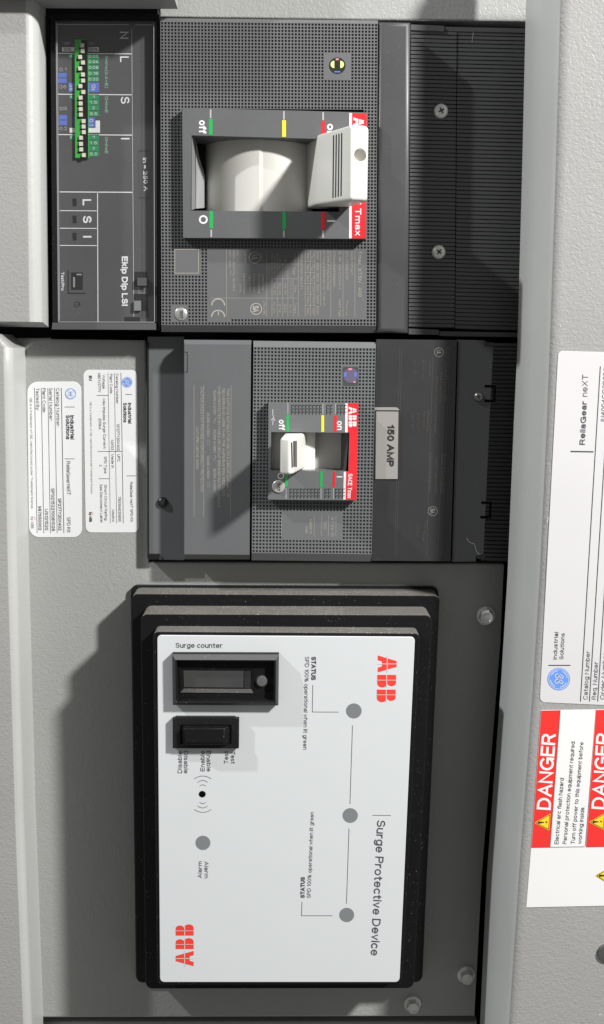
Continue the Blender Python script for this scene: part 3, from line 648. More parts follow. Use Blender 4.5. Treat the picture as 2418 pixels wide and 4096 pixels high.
mb.strip(C2(508, 143), C2(1132, 147), 4, e, WINK); mb.strip(C2(829, 140), C2(833, 1246), 3.4, e, WINK)
for y in (302, 451, 597): mb.strip(C2(510, y), C2(822, y + 2), 3, e, WINK)
for s, x, y0, y1 in (('N', 1055, 268, 330), ('L', 1057, 478, 527), ('S', 1063, 822, 880), ('I', 1064, 1168, 1184)): down(mb, C1, s, x, y0, y1, 74, e, WINK, 0.01)
for s, x, y0, y1 in (('L', 739, 205, 258), ('S', 742, 348, 408), ('I', 742, 515, 532)): down(mb, C2, s, x, y0, y1, 74, e, WINK, 0.02)
down(mb, C2, 'Ekip Dip LSI', 1060, 690, 1110, 52, e, WINK, 0.03)
text(mb, 'In = 250 A', C1(1230, 1338), C2(1240, 135), 17, e, WINK, 0.02)
down(mb, C2, 'Test/Pro', 533, 824, 980, 27, e, WINK, 0.02)
for s, x, y0, y1 in (('OFF', 570, 352, 385), ('ON', 775, 352, 388)): text(mb, s, C1(x - 28, 370), C1(x + 28, 370), 12, e, GINK)
mb.poly(box(C1, 527, 400, 634, 437), e, WINK); mb.poly(box(C1, 748, 400, 840, 437), e, WINK)
text(mb, '50%', C1(545, 419), C1(605, 419), 11, e + EPS, BINK); text(mb, '100%', C1(758, 419), C1(830, 419), 11, e + EPS, BINK)
mb.poly(box(C1, 748, 1085, 850, 1125), e, WINK); mb.poly(box(C1, 812, 1022, 850, 1086), e, WINK); mb.poly(box(C1, 592, 1085, 640, 1125), e, WINK)
for y, s in ((590, '0.1'), (735, '36')): text(mb, s, C1(505, y), C1(565, y), 14, e, GINK)
for y, s in ((920, '0.05'), (1090, '0.2')): text(mb, s, C1(508, y), C1(570, y), 14, e, GINK)
mb.build('lettering', tu)
mb = MB()
rowsG = [(478, '0.02'), (523, '0.04'), (572, '0.08'), (622, '0.16'), (671, '0.32'), (822, '1'), (868, '1.5'), (915, '2'), (965, '5.5'), (1163, '1'), (1212, '1.5'), (1258, '2'), (1306, '5.5')]
for y, s in rowsG:
    mb.poly(box(C1, 750, y - 21, 842, y + 20), e, DKGREEN); text(mb, s, C1(795 - 10 * len(s), y), C1(795 + 10 * len(s), y), 11, e + EPS, WINK)
for x0, y0, x1, y1 in ((583, 457, 634, 490), (588, 802, 638, 838), (592, 1146, 640, 1183)):
    mb.poly(box(C1, x0, y0, x1, y1), e, DKGREEN); text(mb, '0', C1(598, (y0 + y1) / 2), C1(610, (y0 + y1) / 2), 10, e + EPS, WINK)
for s, y0, y1 in (('I1=Inx(0.4+E)', 475, 745), ('I2=InxE', 820, 956), ('I3=InxE', 1163, 1302)): down(mb, C1, s, 905, y0, y1, 26, e, plain('pale_green_ink', (0.25, 0.5, 0.36), 0.5), 0.01)
mb.build('green_marks', tu)
mb = MB()
for q in ((750, 700, 843, 780), (583, 700, 638, 780), (750, 995, 806, 1080), (626, 995, 642, 1080), (498, 618, 568, 657), (498, 664, 568, 704), (502, 975, 572, 1015), (502, 1020, 572, 1062)):
    mb.poly(box(C1, *q), e, BLUE)
for q, s in (((797, 740), '12s'), ((610, 740), '3s'), ((778, 1037), '0.1')): text(mb, s, C1(q[0] - 2, q[1] - 28), C1(q[0] - 2, q[1] + 28), 15, e + EPS, WINK)
mb.build('blue_marks', tu)
db = MB(); db.prism([C1(636, 335), C1(746, 335), C1(752, 1338), C1(640, 1338)], TH - 1, TH + 1.4, PCB)
db.poly([C1(692, 338), C1(745, 338), C1(750, 1336), C1(698, 1336)], TH + 1.48, BLKP)
dip = db.build('dip_switch_bank', tu)
sl = ((700, 385), (702, 432), (681, 483), (705, 530), (681, 580), (705, 632), (706, 683), (683, 730), (708, 780), (685, 828), (685, 877), (686, 925), (687, 972), (710, 1027), (710, 1073), (712, 1120), (688, 1168), (688, 1220), (690, 1267), (712, 1315))
SLM = plain('slider_ivory', (0.72, 0.68, 0.58), 0.4)
for x, y in sl:
    mb = MB(); mb.poly(box(C1, 652, y - 21, 738, y + 19), TH + 1.56, BINK) if False else None
    mb.prism(box(C1, x - 15, y - 17, x + 15, y + 16), TH + 1, TH + 2.3, SLM); mb.build('slider', tu)
mb = MB()
for x, y in sl: mb.poly(box(C1, x - 30, y + 18, x + 8, y + 34), TH + 1.62, BLKP)
mb.build('slider_slots', tu)
mb = MB(); mb.prism(box(C2, 584, 804, 729, 999), TH - .5, TH + 0.5, TRIPM); mb.poly(box(C2, 606, 826, 704, 974), TH + 0.6, BINK); mb.poly(box(C2, 622, 866, 638, 952), TH + 0.7, STEEL)
mb.poly(box(C2, 652, 838, 694, 850), TH + 0.7, PINK)
mb.build('test_port', tu)
mb = MB()
for y in (232, 377, 522): mb = MB(); mb.poly([C2(616, y - 32), C2(650, y - 32), C2(652, y + 32), C2(620, y + 32)], e, BINK); mb.build('indicator_window', tu)
mb = MB()
mb.outline(circ(C2(655, 1096), 11.5), 2.4, e, BINK); mb.strip(C2(655, 1096), C2(686, 1096), 2.4, e + EPS, BINK)
mb.build('power_symbol', tu); mb = MB(); mb.outline([C1(1177, 1277), C1(1280, 1277), C2(1282, 196), C2(1182, 196)], 2, e, BINK)
mb.build('plug_outline', tu); mb = MB(); mb.poly(box(C2, 1058, 1204, 1190, 1246), e, BINK)
mb.build('cover_notch', tu)
mb = MB()
mb.poly(box(C2, 1140, 820, 1250, 944), e, BINK); mb.prism(box(C2, 1166, 872, 1244, 938), TH, TH + 2.2, TRIPM); mb.outline(box(C2, 1178, 948, 1232, 1004), 3, e, PINK)
mb.poly(box(C2, 1135, 1008, 1254, 1152), e, BINK); mb.prism(box(C2, 1138, 1066, 1196, 1150), TH, TH + 1.6, plain('latch_grey', (0.22, 0.23, 0.23), 0.3))
mb.build('cover_latch', tu)

# ================================================================== SMALL BREAKER
sm = thing('circuit_breaker', 'smaller charcoal breaker with a small white toggle and the 150 amp tag', 'circuit breaker', (1200, 1800), -50)
mb = MB(); mb.prism([(592, 1347), (737, 1347), (737, 2240), (594, 2238)], -30, -11.5, plain('terminal_grey_plastic', (0.12, 0.125, 0.13), 0.45, 0.1, 3000, var=0.06))
mb.build('terminal_base', sm)
mb = MB(); mb.prism([D1(1247, 150), D1(1262, 150), D1(1266, 1940), D1(1252, 1940)], -16, -10.6, BLKP); mb.prism([D1(1252, 1942), D1(1355, 1942), D1(1355, 1988), D1(1262, 1988), D1(1252, 1978)], -16, -10.6, BLKP)
mb.build('base_trim', sm)
phillips((651.7, 2009), -11.5, 2.5, BLKSTEEL, sm, 0.2)
def cover(outer, grid, name, mat, hb=-2.4, ht=0.0, extra=None):
    mb = MB(); mb.wall(outer, -34, hb, mat); mb.loft(outer, hb, grid, ht, mat)
    if extra: extra(mb, grid)
    else: mb.poly(grid, ht, mat)
    return mb.build(name, sm)
sc = cover([(737, 1359), (1006.5, 1361), (1000, 2238), (737, 2237)], [(739, 1377), (1005, 1378), (999, 2219), (739, 2217)], 'side_cover', SIDEP)
mb = MB(); h = EPS
for x, x2 in ((818, 814), (543, 543), (445, 446)): mb.strip(D2(x, 605), D2(x2, 1930), 1.4, h, LASER)
for s, x, y0, y1 in (('THIS SWITCH IS SUITABLE FOR USE ON A CIRCUIT CAPABLE OF', 787, 640, 1735), ('DELIVERING NO MORE THAN THE AMPS.RMS SYM. INDICATED', 742, 640, 1720), ('WHEN PROTECTED BY FUSES OR CIRCUIT BREAKER RATED   250MAX', 697, 618, 1830),
        ('65,000 A/240V', 653, 660, 905), ('25,000 A/480V', 653, 1048, 1290), ('18,000 A/600V', 653, 1443, 1680), ('35,000 A/250V', 588, 880, 1125), ('35,000 A/500V', 587, 1315, 1550), ('CAUTION DOES NOT PROVIDE OVERCURRENT PROTECTION', 524, 625, 1678), ('MAY OPEN ABOVE 3000A', 478, 1025, 1450)):
    down(mb, D2, s, x, y0, y1, 27, h, LASER)
for y in (930, 1310): wave(mb, D2, 655, y, y + 60, 10, h, LASER)
for y in (1150, 1575):
    mb.strip(D2(598, y), D2(598, y + 62), 1.2, h, LASER)
    for t in range(3): mb.strip(D2(578, y + t * 23), D2(578, y + t * 23 + 15), 1.2, h, LASER)
mb.path([D2(356, 273), D2(377, 273), D2(378, 474), D2(358, 474)], 3, h, BINK)
mb.build('warning_print', sc)
xf = [D3(185, 765), D3(1076, 772), D3(1056, 1735), D3(180, 1727)]
in_xf = inside([D3(200, 775), D3(1062, 775), D3(1062, 1715), D3(200, 1715)])
fl = [inside(box(D3, 916, 408, 1077, 604)), inside(box(D3, 310, 1840, 925, 2112))]
cover([(1014, 1363), (1505, 1369), (1487, 2246), (1007, 2241)], [(1015, 1387), (1504, 1392), (1488, 2217), (1008, 2212)], 'front_cover', PLAST2,
      extra=lambda mb, g: pit_grid(mb, g, 36, 59, 0, PLAST2, lambda x, y: any(f(x, y) for f in fl), in_xf, rim=0.18, floor=0.30))
mb = MB(); c = D3(1000, 500); mb.poly(box(D3, 920, 412, 1073, 600), EPS, CAPM); mb.poly(circ(c, 30), EPS * 2, HOLOP)
mb.poly(box(D3, 975, 428, 1012, 446), EPS * 3, HOLOR); mb.poly(box(D3, 1025, 556, 1048, 572), EPS * 3, HOLOR)
for x in (928, 1030): mb.poly(box(D3, x, 470, x + 30, 512), EPS * 3, BLUE)
mb.build('hologram_sticker', sm)
# toggle frame
xw = [D3(212, 1058), D3(985, 1066), D3(975, 1449), D3(205, 1440)]
mb = MB(); ring(mb, xf, xw, FH, PLAST2); mb.wall(xf, 0, FH, PLAST2); mb.wall(xw, -10, FH, PLAST2)
tf = mb.build('toggle_frame', sm)
e = FH + EPS
mb = MB(); mb.poly([D3(968, 774), D3(1075, 775), D3(1066, 1262), D3(985, 1262), D3(985, 1066), D3(968, 1062)], e, RED); mb.poly([D3(985, 1262), D3(1066, 1262), D3(1055, 1730), D3(948, 1728), D3(953, 1451), D3(976, 1450)], e, RED)
mb.build('red_band', tf)
mb = MB()
mb.poly([D3(945, 774), D3(968, 774), D3(968, 1062), D3(943, 1062)], e, WINK); mb.poly([D3(930, 1451), D3(953, 1451), D3(948, 1728), D3(924, 1728)], e, WINK)
for x, x2, y0, y1 in ((377, 377, 770, 878), (724, 724, 776, 882), (849, 849, 776, 882), (361, 359, 1612, 1720), (705, 704, 1612, 1724), (829, 828, 1612, 1724)): mb.strip(D3(x, y0), D3(x2, y1), 5, e, PINK)
down(mb, D3, 'off', 318, 937, 1042, 62, e, WINK, 0.02); down(mb, D3, 'on', 893, 948, 1040, 62, e, WINK, 0.02)
mb.outline(circ(D3(308, 1493), 13), 3.6, e, WINK); mb.strip(D3(860, 1502), D3(916, 1502), 5, e, WINK)
mb.path([D3(228, 835), D3(229, 890), D3(240, 925)], 2, e, WINK); mb.path([D3(230, 945), D3(228, 988)], 2, e, WINK); mb.outline(circ(D3(232, 933), 5), 1.8, e, WINK); mb.path([D3(212, 938), D3(250, 942)], 2, e, WINK)
for kd, y0, y1 in (('A', 808, 884), ('B', 893, 946), ('B', 954, 1010)):
    logo_letter(mb, kd, D3(978, y0), (0, (y1 - y0) / 2.4733), (78 / 2.4733, 0), e + EPS, WINK, RED)
down(mb, D3, 'SACE Tmax', 996, 1472, 1715, 42, e + EPS, WINK, 0.015, x2=986)
mb.build('lettering', tf)
mb = MB()
for x, x2, y0, y1, mt in ((376, 375, 888, 1052, GREEN), (722, 722, 893, 1057, YELLOW), (848, 847, 896, 1059, RED), (365, 361, 1448, 1600, GREEN), (710, 707, 1450, 1606, GREEN), (836, 832, 1452, 1606, RED)):
    mb = MB(); mb.strip(D3(x, y0), D3(x2, y1), 11, e, mt); mb.build('colour_mark', tf)
mb = MB()
for rr, y in enumerate((806, 840, 872, 1634, 1668, 1702)):
    x0 = 415 if rr < 3 else 398
    for i in range(16):
        x = x0 + i * 34.6 - (rr % 3) * 0.5
        if any(abs(x + 8 - t) < 16 for t in ((724, 849) if rr < 3 else (705, 829))): continue
        mb.path([D3(x + 21, y - 11), D3(x, y - 11), D3(x, y + 11)], 3.0, e, BINK)
mb.build('moulded_ticks', tf)
tb = lathe([(3.0, -0.5), (3.0, 0.5), (2.7, 0.8), (0.02, 0.9)], D3(285, 1597), FH, plain('nickel_button', (0.62, 0.61, 0.57), 0.35, metal=0.5), 'test_button', sm)
mb = MB(); text(mb, 'TEST', D3(287, 1555), D3(284, 1642), 13, FH + 1.05, BINK, 0.01); mb.build('lettering', tb)
mb = MB(); mb.poly(circ(D3(285, 1597), 25), e, BINK); mb.build('button_ring', tf)
# toggle, drum, well
zt, zb_ = W(xw[0], FH).z * 1000, W(xw[3], FH).z * 1000
mb = MB(); rows = []
for i in range(25):
    a = math.radians(-48 + i * (78 / 24)); rows.append((6.0 + 18 * math.sin(a), -1.0 - 18 + 18 * math.cos(a)))
rows.append((rows[-1][0], -9.0))
vs = []
for x, hh in rows: vs += [mm(x, hh, zb_ - 0.6), mm(x, hh, zt + 0.6)]
mb.add(vs, [[2 * i, 2 * i + 2, 2 * i + 3, 2 * i + 1] for i in range(len(rows) - 1)], IVORY); mb.build('drum', sm, 25)
mb = MB(); mb.poly([D3(640, 1050), D3(905, 1050), D3(900, 1460), D3(640, 1460)], -8.5, plain('pale_well_plastic', (0.50, 0.50, 0.48), 0.4)); mb.add([W(D3(905, 1050), -8.5), W(D3(900, 1460), -8.5), W(D3(952, 1452), FH - 0.4), W(D3(978, 1064), FH - 0.4)], [[3, 2, 1, 0]], CAPM)
mb.poly([D3(190, 1050), D3(420, 1050), D3(420, 1460), D3(190, 1460)], -9.5, BLKP)
mb.build('toggle_well', sm)
tg = lever([(1.0, -8), (-1.6, 29.5), (2.6, 33), (4.6, 30), (10.2, 1), (11, -8)], zb_ + 0.7, zt - 0.5, 0.05, 1.3, 'toggle', sm)
mb = MB(); o0, o1 = mm(4.6, 30, -45), mm(10.2, 1, -45); nrm = (o1 - o0).cross(Vector((0, 0, 1))).normalized()
if nrm.y > 0: nrm = -nrm
o0 = o0 + nrm * 0.00012
for x in (432, 443, 453, 463):
    a, b = Vector(D3(x, 1146)), Vector(D3(x + 1, 1404)); w = Vector((1.2, 0))
    mb.add([on_plane(tuple(p), o0, nrm) for p in (a - w, a + w, b + w, b - w)], [[0, 1, 2, 3]], BINK)
mb.build('grip_lines', tg)
mb = MB(); h = EPS
for x in (853, 780, 710, 638, 315): mb.strip(D3(x, 1890), D3(x - 2, 2092), 1.4, h, LASER)
for s, x, y0, y1, c in (('XT4V-D', 818, 1902, 2092, 32), ('150', 745, 1938, 2022, 30), ('Made in', 605, 1925, 2066, 28), ('Italy', 563, 1995, 2064, 28)): down(mb, D3, s, x, y0, y1, c, h, LASER)
mb.build('rating_print', sm)
# label zone, right terminal cover, ribs
mb = MB(); q = [(1507, 1357), (1829, 1360), (1803, 2245), (1489, 2243)]; mb.prism(q, -30, -1.2, MARKP); lz = mb.build('label_face', sm)
mb = MB(); h = -1.2 + EPS; Fm = FAINT
for x, x2 in ((745, 670), (710, 640), (602, 545), (335, 290), (318, 275)): mb.strip(D4(x, 190), D4(x2, 1965), 1.2, h, Fm)
for s, x, y0, y1, c, x2 in (('SACE Tmax XT4V-D 150', 722, 190, 640, 26, 702), ('S/N:CEBA24RG0', 690, 1090, 1430, 28, 674), ('MOLDED CASE SWITCH', 672, 400, 660, 18, 662), ('3 POLE UNIT TYPE XT4V-D  ISSUE NUMBER', 634, 430, 920, 18, 616), ('HACR Type  E10162', 630, 1120, 1430, 20, 622), ('XT4VU3150E5XXX', 582, 1080, 1410, 24, 568), ('TERMINATION', 560, 715, 910, 20, 553),
        ('CAT. No.', 575, 330, 440, 18, 572), ('AL150-CU', 520, 290, 470, 16, 512), ('#14-1/0', 475, 745, 880, 16, 470), ('60/75 C', 525, 730, 870, 18, 518), ('Torque', 545, 1650, 1830, 20, 520), ('50 lb-in', 470, 1700, 1800, 16, 466), ('K15-1', 445, 300, 470, 16, 440), ('75 C 40', 430, 745, 880, 16, 425)):
    down(mb, D4, s, x, y0, y1, c, h, Fm, 0, x2)
for c, r in ((D4(650, 232), 19), (D4(598, 1578), 19.5)): mb.outline(circ(c, r), 2.6, h, MARKG)
text(mb, 'UL', D4(650, 214), D4(650, 250), 17, h, MARKG, 0.01); text(mb, 'SA', D4(597, 1556), D4(597, 1600), 20, h, MARKG, 0.02)
mb.build('rating_print', lz)
mb = MB(); tq = [(1834, 1359), (1937, 1361), (1974, 1390), (1966, 1545), (1962, 1612), (1935, 2215), (1905, 2225), (1904, 2246), (1809, 2247)]
mb.prism(tq, -30, -1.9, CAPM)
mb.build('terminal_shield', sm)
mb = MB(); hh = -1.9 + EPS
for pts in ([D4(1048, 518), D4(1122, 522), D4(1120, 645), D4(1046, 643)], [D4(1018, 1506), D4(1088, 1508), D4(1083, 1630), D4(1010, 1630)]):
    mb = MB(); mb.path(pts, 10, hh, DARKHOLE); mb.build('latch_slot', sm)
mb = MB()
mb.poly(box(D4, 1036, 147, 1108, 183), hh, BINK); mb.build('latch_slot', sm); mb = MB(); mb.poly(box(D4, 972, 1956, 1040, 1982), hh, BINK)
mb.build('latch_slot', sm)
phillips(D4(985, 608), -1.9, 2.3, plain('dark_screw_steel', (0.22, 0.22, 0.21), 0.3, metal=0.8), sm, 0.2)
mb = MB(); ribs(mb, [(1955, 1372), (2098, 1374), (2055, 2250), (1925, 2246)], 53, -13.5, RIBM, groove=0.34); mb.build('ribbed_cover', sm)
mb = MB(); pts = [D4(888, 1806), D4(893, 1826), D4(915, 1845), D4(948, 1856), D4(960, 1880), D4(966, 1918), D4(985, 1938), D4(1000, 1945)]
mb.path(pts, 2.0, -1.7, GINK); o = mb.build('loose_thread'); tag(o, 'fine white thread stuck to the lower right of the small breaker', 'thread')
# amp tag
tagq = [D4(107, 698), D4(318, 698), D4(313, 1306), D4(103, 1306)]
am = thing('rating_tag', 'grey tape tag in bold black print stuck beside the small breaker front', 'tag', lerp(tagq[0], tagq[2], .5), -1.1)
mb = MB(); mb.prism(rounded(tagq, [0, 18, 0, 0]), -1.1, -0.6, TAPE); tp = mb.build('tape', am)
mb = MB(); h = -0.6 + EPS
mb.strip(D4(112, 726), D4(317, 728), 4.5, h, BINK); mb.strip(D4(113, 726), D4(108, 1304), 4.5, h, BINK); mb.strip(D4(315, 726), D4(308, 1305), 6, h, BINK)
down(mb, D4, '150 AMP', 243, 846, 1200, 60, h, BINK, 0.032, x2=238); mb.build('lettering', am)

# ================================================================== SURGE PROTECTOR
sp = thing('surge_protector', 'stepped black surge protector with a white face plate and grey indicator dots', 'surge protector', (1140, 3200), PH)
o = solid(rounded([(524, 2342), (1756, 2348), (1690, 3925), (545, 3928)], 26), PH, -13.4, BLKP, 0, 'gasket', sp)
t1 = rounded([(526, 2375), (1761, 2382), (1689, 3930), (546, 3932)], 25)
t2 = rounded([(563, 2456), (1731, 2460), (1656, 3954), (583, 3956)], 27)
t3 = rounded([(612, 2526), (1683, 2533), (1611, 3939), (629, 3941)], 22)
solid(t1, -13.4, 1.0, BLKD, 0.5, 'lower_tier', sp, 2, dust_mat=DUST)
solid(t2, 1.0, 18.5, BLKD, 0.5, 'middle_tier', sp, 2, dust_mat=DUST)
solid(t3, 18.5, 29.2, BLKD, 0.5, 'upper_tier', sp, 2, dust_mat=DUST)
PT = 30.0
pq = [(630, 2541), (1661, 2548), (1599, 3929), (641, 3929)]
fp = solid(rounded(pq, 17), 29.2, PT, WHITEP, 0.25, 'face_plate', sp, 2)
e = PT + EPS; mb = MB()
text(mb, 'Surge counter', E2(378, 521), E2(725, 523), 19.5, e, SINK, 0.006)
down(mb, E2, 'STATUS', 1402, 606, 780, 35, e, SINK, 0.03, x2=1400); down(mb, E2, 'SPD 100% operational when lit green', 1353, 606, 1295, 30, e, SINK, 0.0, x2=1338)
for k, s, x, y0, y1, c in ((E2, 'Disable', 408, 1470, 1306, 32), (E2, 'Disable', 455, 1306, 1472, 32), (E2, 'Enable', 577, 1456, 1306, 32), (E2, 'Enable', 624, 1306, 1458, 32), (E2, 'Test', 753, 1400, 1306, 32), (E2, 'Test', 803, 1308, 1400, 32), (E4, 'Alarm', 557, 765, 640, 30), (E4, 'Alarm', 606, 641, 766, 30)):
    down(mb, k, s, x, y0, y1, c, e, SINK, 0.004)
down(mb, E5, 'Surge Protective Device', 790, 338, 1340, 62, e, SINK, 0.006, x2=742)
down(mb, E5, 'STATUS', 206, 912, 756, 32, e, SINK, 0.03, x2=208); down(mb, E5, 'SPD 100% operational when lit green', 252, 912, 274, 28, e, SINK, 0.0, x2=276)
mb.path([E3(282, 818), E3(279, 1016), E3(472, 1017)], 1.9, e, SINK); mb.strip(E3(577, 1115), E5(558, 216), 1.9, e, SINK); mb.strip(E5(551, 396), E5(532, 956), 1.9, e, SINK)
mb.path([E5(202, 942), E5(198, 1044), E5(427, 1044)], 1.9, e, SINK); mb.strip(E5(725, 299), E5(862, 300), 1.9, e, SINK)
for s_, (y, w, c) in [(s_, q) for s_ in (-1, 1) for q in ((55, 21, 9), (82, 36, 14), (108, 63, 21))]:
    mb.path([E4(578 + w * t / 4, 142 + s_ * (y + c * (1 - (t / 4) ** 2)) + s_ * 6) for t in range(-4, 5)], 1.8, e, SINK)
mb.build('lettering', fp)
mb = MB()
for kd, x0, y0, y1 in (('A', 765, 597, 722), ('B', 761, 741, 834), ('B', 758, 850, 943)): logo_letter(mb, kd, E3(x0, y0), (0, (y1 - y0) / 1.855), (139 / 1.855, 0), e, REDL, WHITEP, 0.035)
mb.build('red_logo', fp); mb = MB()
for kd, y0, y1 in (('A', 1418, 1305), ('B', 1291, 1210), ('B', 1191, 1108)): logo_letter(mb, kd, E4(511, y0), (0, (y1 - y0) / 1.855), (-133 / 1.855, 0), e, REDL, WHITEP, 0.035)
mb.build('red_logo', fp)
for c, r in ((E3(587, 1008), 31), (E5(560, 300), 30.3), (E5(534, 1038), 29.5), (E4(580, 503), 29.5)):
    mb = MB(); mb.poly(circ(c, r, 36, r * .965), e, LED); mb.build('indicator_lens', sp)
mb = MB(); mb.poly(circ(E4(575, 142), 14, 28, 13), e, DARKHOLE); mb.build('buzzer_hole', sp)
# counter
q0 = [E2(352, 588), E2(1144, 590), E2(1140, 968), E2(356, 964)]
q1 = [E2(374, 630), E2(1122, 632), E2(1120, 950), E2(378, 948)]
q1b = [E2(386, 636), E2(1108, 642), E2(1104, 936), E2(392, 936)]
CB = 35.2
mb = MB(); mb.wall(q0, PT, CB - 1.2, BLKD); 
mb.add([W(p, CB - 1.2) for p in q0] + [W(p, CB) for p in q1], [[1, 0, 4, 5]], plain('dusty_bezel', (0.09, 0.09, 0.095), 0.7, 0.3, 1500, dust=0.5, dcol=(0.35, 0.34, 0.32)))
mb.add([W(p, CB - 1.2) for p in q0] + [W(p, CB) for p in q1], [[2, 1, 5, 6], [3, 2, 6, 7], [0, 3, 7, 4]], plain('bezel_grey', (0.05, 0.05, 0.056), 0.5, dust=0.3, dcol=(0.2, 0.2, 0.2)))
mb.loft(q1, CB, q1b, CB - .3, BLKD); mb.wall(q1b, PT + .6, CB - .3, BLKD); mb.poly([W and p for p in q1b], PT + 1.2, BLKD)
ct = mb.build('surge_counter', sp)
mb = MB(); l0 = [E2(404, 690), E2(955, 694), E2(955, 876), E2(412, 872)]; l1 = [E2(434, 706), E2(940, 712), E2(938, 846), E2(440, 842)]
mb.loft(l0, PT + 1.5, l1, PT + 1.3, BLKD); mb.add([W(l0[3], PT + 1.6), W(l0[2], PT + 1.6), W(l1[2], PT + 1.38), W(l1[3], PT + 1.38)], [[0, 1, 2, 3]], plain('dusty_rim', (0.085, 0.082, 0.076), 0.8, dust=0.4))
mb.build('display_rim', ct)
mb = MB(); mb.poly([E2(436, 708), E2(882, 711), E2(880, 836), E2(440, 832)], PT + 1.42, LCDM); mb.poly([E2(886, 712), E2(936, 712), E2(934, 842), E2(886, 840)], PT + 1.42, BINK); mb.build('display', ct)
lathe([(2.4, 0), (2.4, 1.0), (2.2, 1.25), (0.02, 1.35)], E2(1018, 785), PT + 1.4, plain('reset_grey', (0.10, 0.098, 0.095), 0.6, dust=0.5), 'reset_button', ct)
mb = MB(); mb.poly(circ(E2(1018, 787), 26), PT + 1.3, BINK); mb.build('button_ring', ct)
# rocker
rk = MB(); rq = [E2(355, 1066), E2(848, 1066), E2(846, 1287), E2(356, 1286)]; rk.prism(rq, PT, PT + 3.0, BLKP); rk.prism([E2(376, 1055), E2(820, 1056), E2(820, 1065.5), E2(376, 1065.5)], PT, PT + 2.4, BLKP)
rk.poly(box(E2, 411, 1112, 792, 1252), PT + 3.0 + EPS, DARKHOLE)
sw = rk.build('alarm_switch', sp)
bm = bmesh.new(); pr = [E2(424, 1118), E2(778, 1118), E2(776, 1262), E2(430, 1262)]
w0 = [W(p, PT + 3.2) for p in pr]; w1 = [W(p, PT + 6.4) for p in (E2(436, 1136), E2(742, 1136), E2(740, 1252), E2(440, 1252))]
ct_ = (w1[0] + w1[1] + w1[2] + w1[3]) / 4
vs = [bm.verts.new(v) for v in w0 + w1]
for f in ([4, 5, 6, 7], [0, 1, 5, 4], [1, 2, 6, 5], [2, 3, 7, 6], [3, 0, 4, 7]): bm.faces.new([vs[i] for i in f])
bmesh.ops.recalc_face_normals(bm, faces=bm.faces); bmesh.ops.bevel(bm, geom=list(bm.edges), offset=0.0006, segments=3, affect='EDGES', clamp_overlap=True)
me = bpy.data.meshes.new('rocker'); me.materials.append(BLKD); bm.to_mesh(me); bm.free(); link('rocker', me, sw, 35)

# ================================================================== BOLTS on the plate
def hexbolt(c, r, label, turn):
    t = thing('hex_bolt', label, 'bolt', c, PH, 'hex bolts holding the grey plate')
    lathe([(r, 0), (r, 0.9), (r * 0.93, 1.4), (r * 0.72, 1.7), (0.02, 1.75)], c, PH, SCREWM, 'washer', t)
    o = W(c, PH); bm = bmesh.new(); rows = []
    for rr, z, rnd in ((0.74, 1.6, 0), (0.74, 4.6, 0), (0.62, 5.3, 1), (0.48, 5.3, 1), (0.42, 4.95, 1)):
        row = []
        for i in range(24):
            a = 2 * math.pi * i / 24 + turn; sec = ((i / 24 * 360) % 60 - 30) * math.pi / 180
            q = rr * r * (1 if rnd else 0.88 / math.cos(sec)); row.append(bm.verts.new(o + Vector((q / 1000 * math.cos(a), -z / 1000, q / 1000 * math.sin(a)))))
        rows.append(row)
    for a, b in zip(rows, rows[1:]):
        for i in range(24): bm.faces.new([a[i], a[(i + 1) % 24], b[(i + 1) % 24], b[i]])
    bm.faces.new(rows[-1]); me = bpy.data.meshes.new('hex_head'); me.materials.append(SCREWM); bm.to_mesh(me); bm.free(); link('hex_head', me, t, 30)
hexbolt((1941, 2462), 4.9, 'zinc hex bolt at the upper right corner of the grey plate', 0.2)
hexbolt((1864, 3896), 4.7, 'zinc hex bolt right of the lower corner of the surge protector', 0.5)
hexbolt((1650, 4012), 4.6, 'zinc hex bolt in the bottom row under the surge protector', 0.1)

# ================================================================== LABELS
def monogram(mb, c, r, h, ring_only, face):
    """round blue badge with a white scroll border and scripted letters"""
    mb.poly(circ(c, r, 36), h, LOGOB)
    if ring_only: mb.poly(circ(c, r * .86, 36), h + .04, face)
    ink = LOGOB if ring_only else face
    if not ring_only: mb.outline(circ(c, r * .92, 36), r * .05, h + .05, face)
    for a in range(4):
        t0 = a * math.pi / 2 + .5
        mb.path([(c[0] + r * .74 * math.cos(t0 + k * .13), c[1] + r * .74 * math.sin(t0 + k * .13)) for k in range(8)], r * .07, h + .08, ink)
def scroll(mb, c, r, d, h, ink):
    d = Vector(d); n = Vector((d.y, -d.x)); f = lambda u, v: tuple(Vector(c) + d * u * r + n * v * r)
    for off in (-.27, .24):
        pts = []
        for k in range(22):
            t = -0.9 + k / 21 * 6.6; q = .24 - .006 * k
            pts.append(f(off + q * math.cos(t), .16 + q * .95 * math.sin(t)))
        mb.path(pts, r * .075, h, ink)
        mb.path([f(off + .1, .1), f(off + .18, -.15), f(off + .02, -.42), f(off - .18, -.36), f(off - .1, -.12), f(off + .22, .02)], r * .07, h, ink)
def label_base(quad, rad, h0, mat, label, cat, name, group=None):
    t = thing(name, label, cat, lerp(quad[0], quad[2], .5), h0, group)
    solid(rounded(quad, rad), h0, h0 + 0.22, mat, 0.08, 'sheet', t, 1)
    return t, h0 + 0.22 + EPS
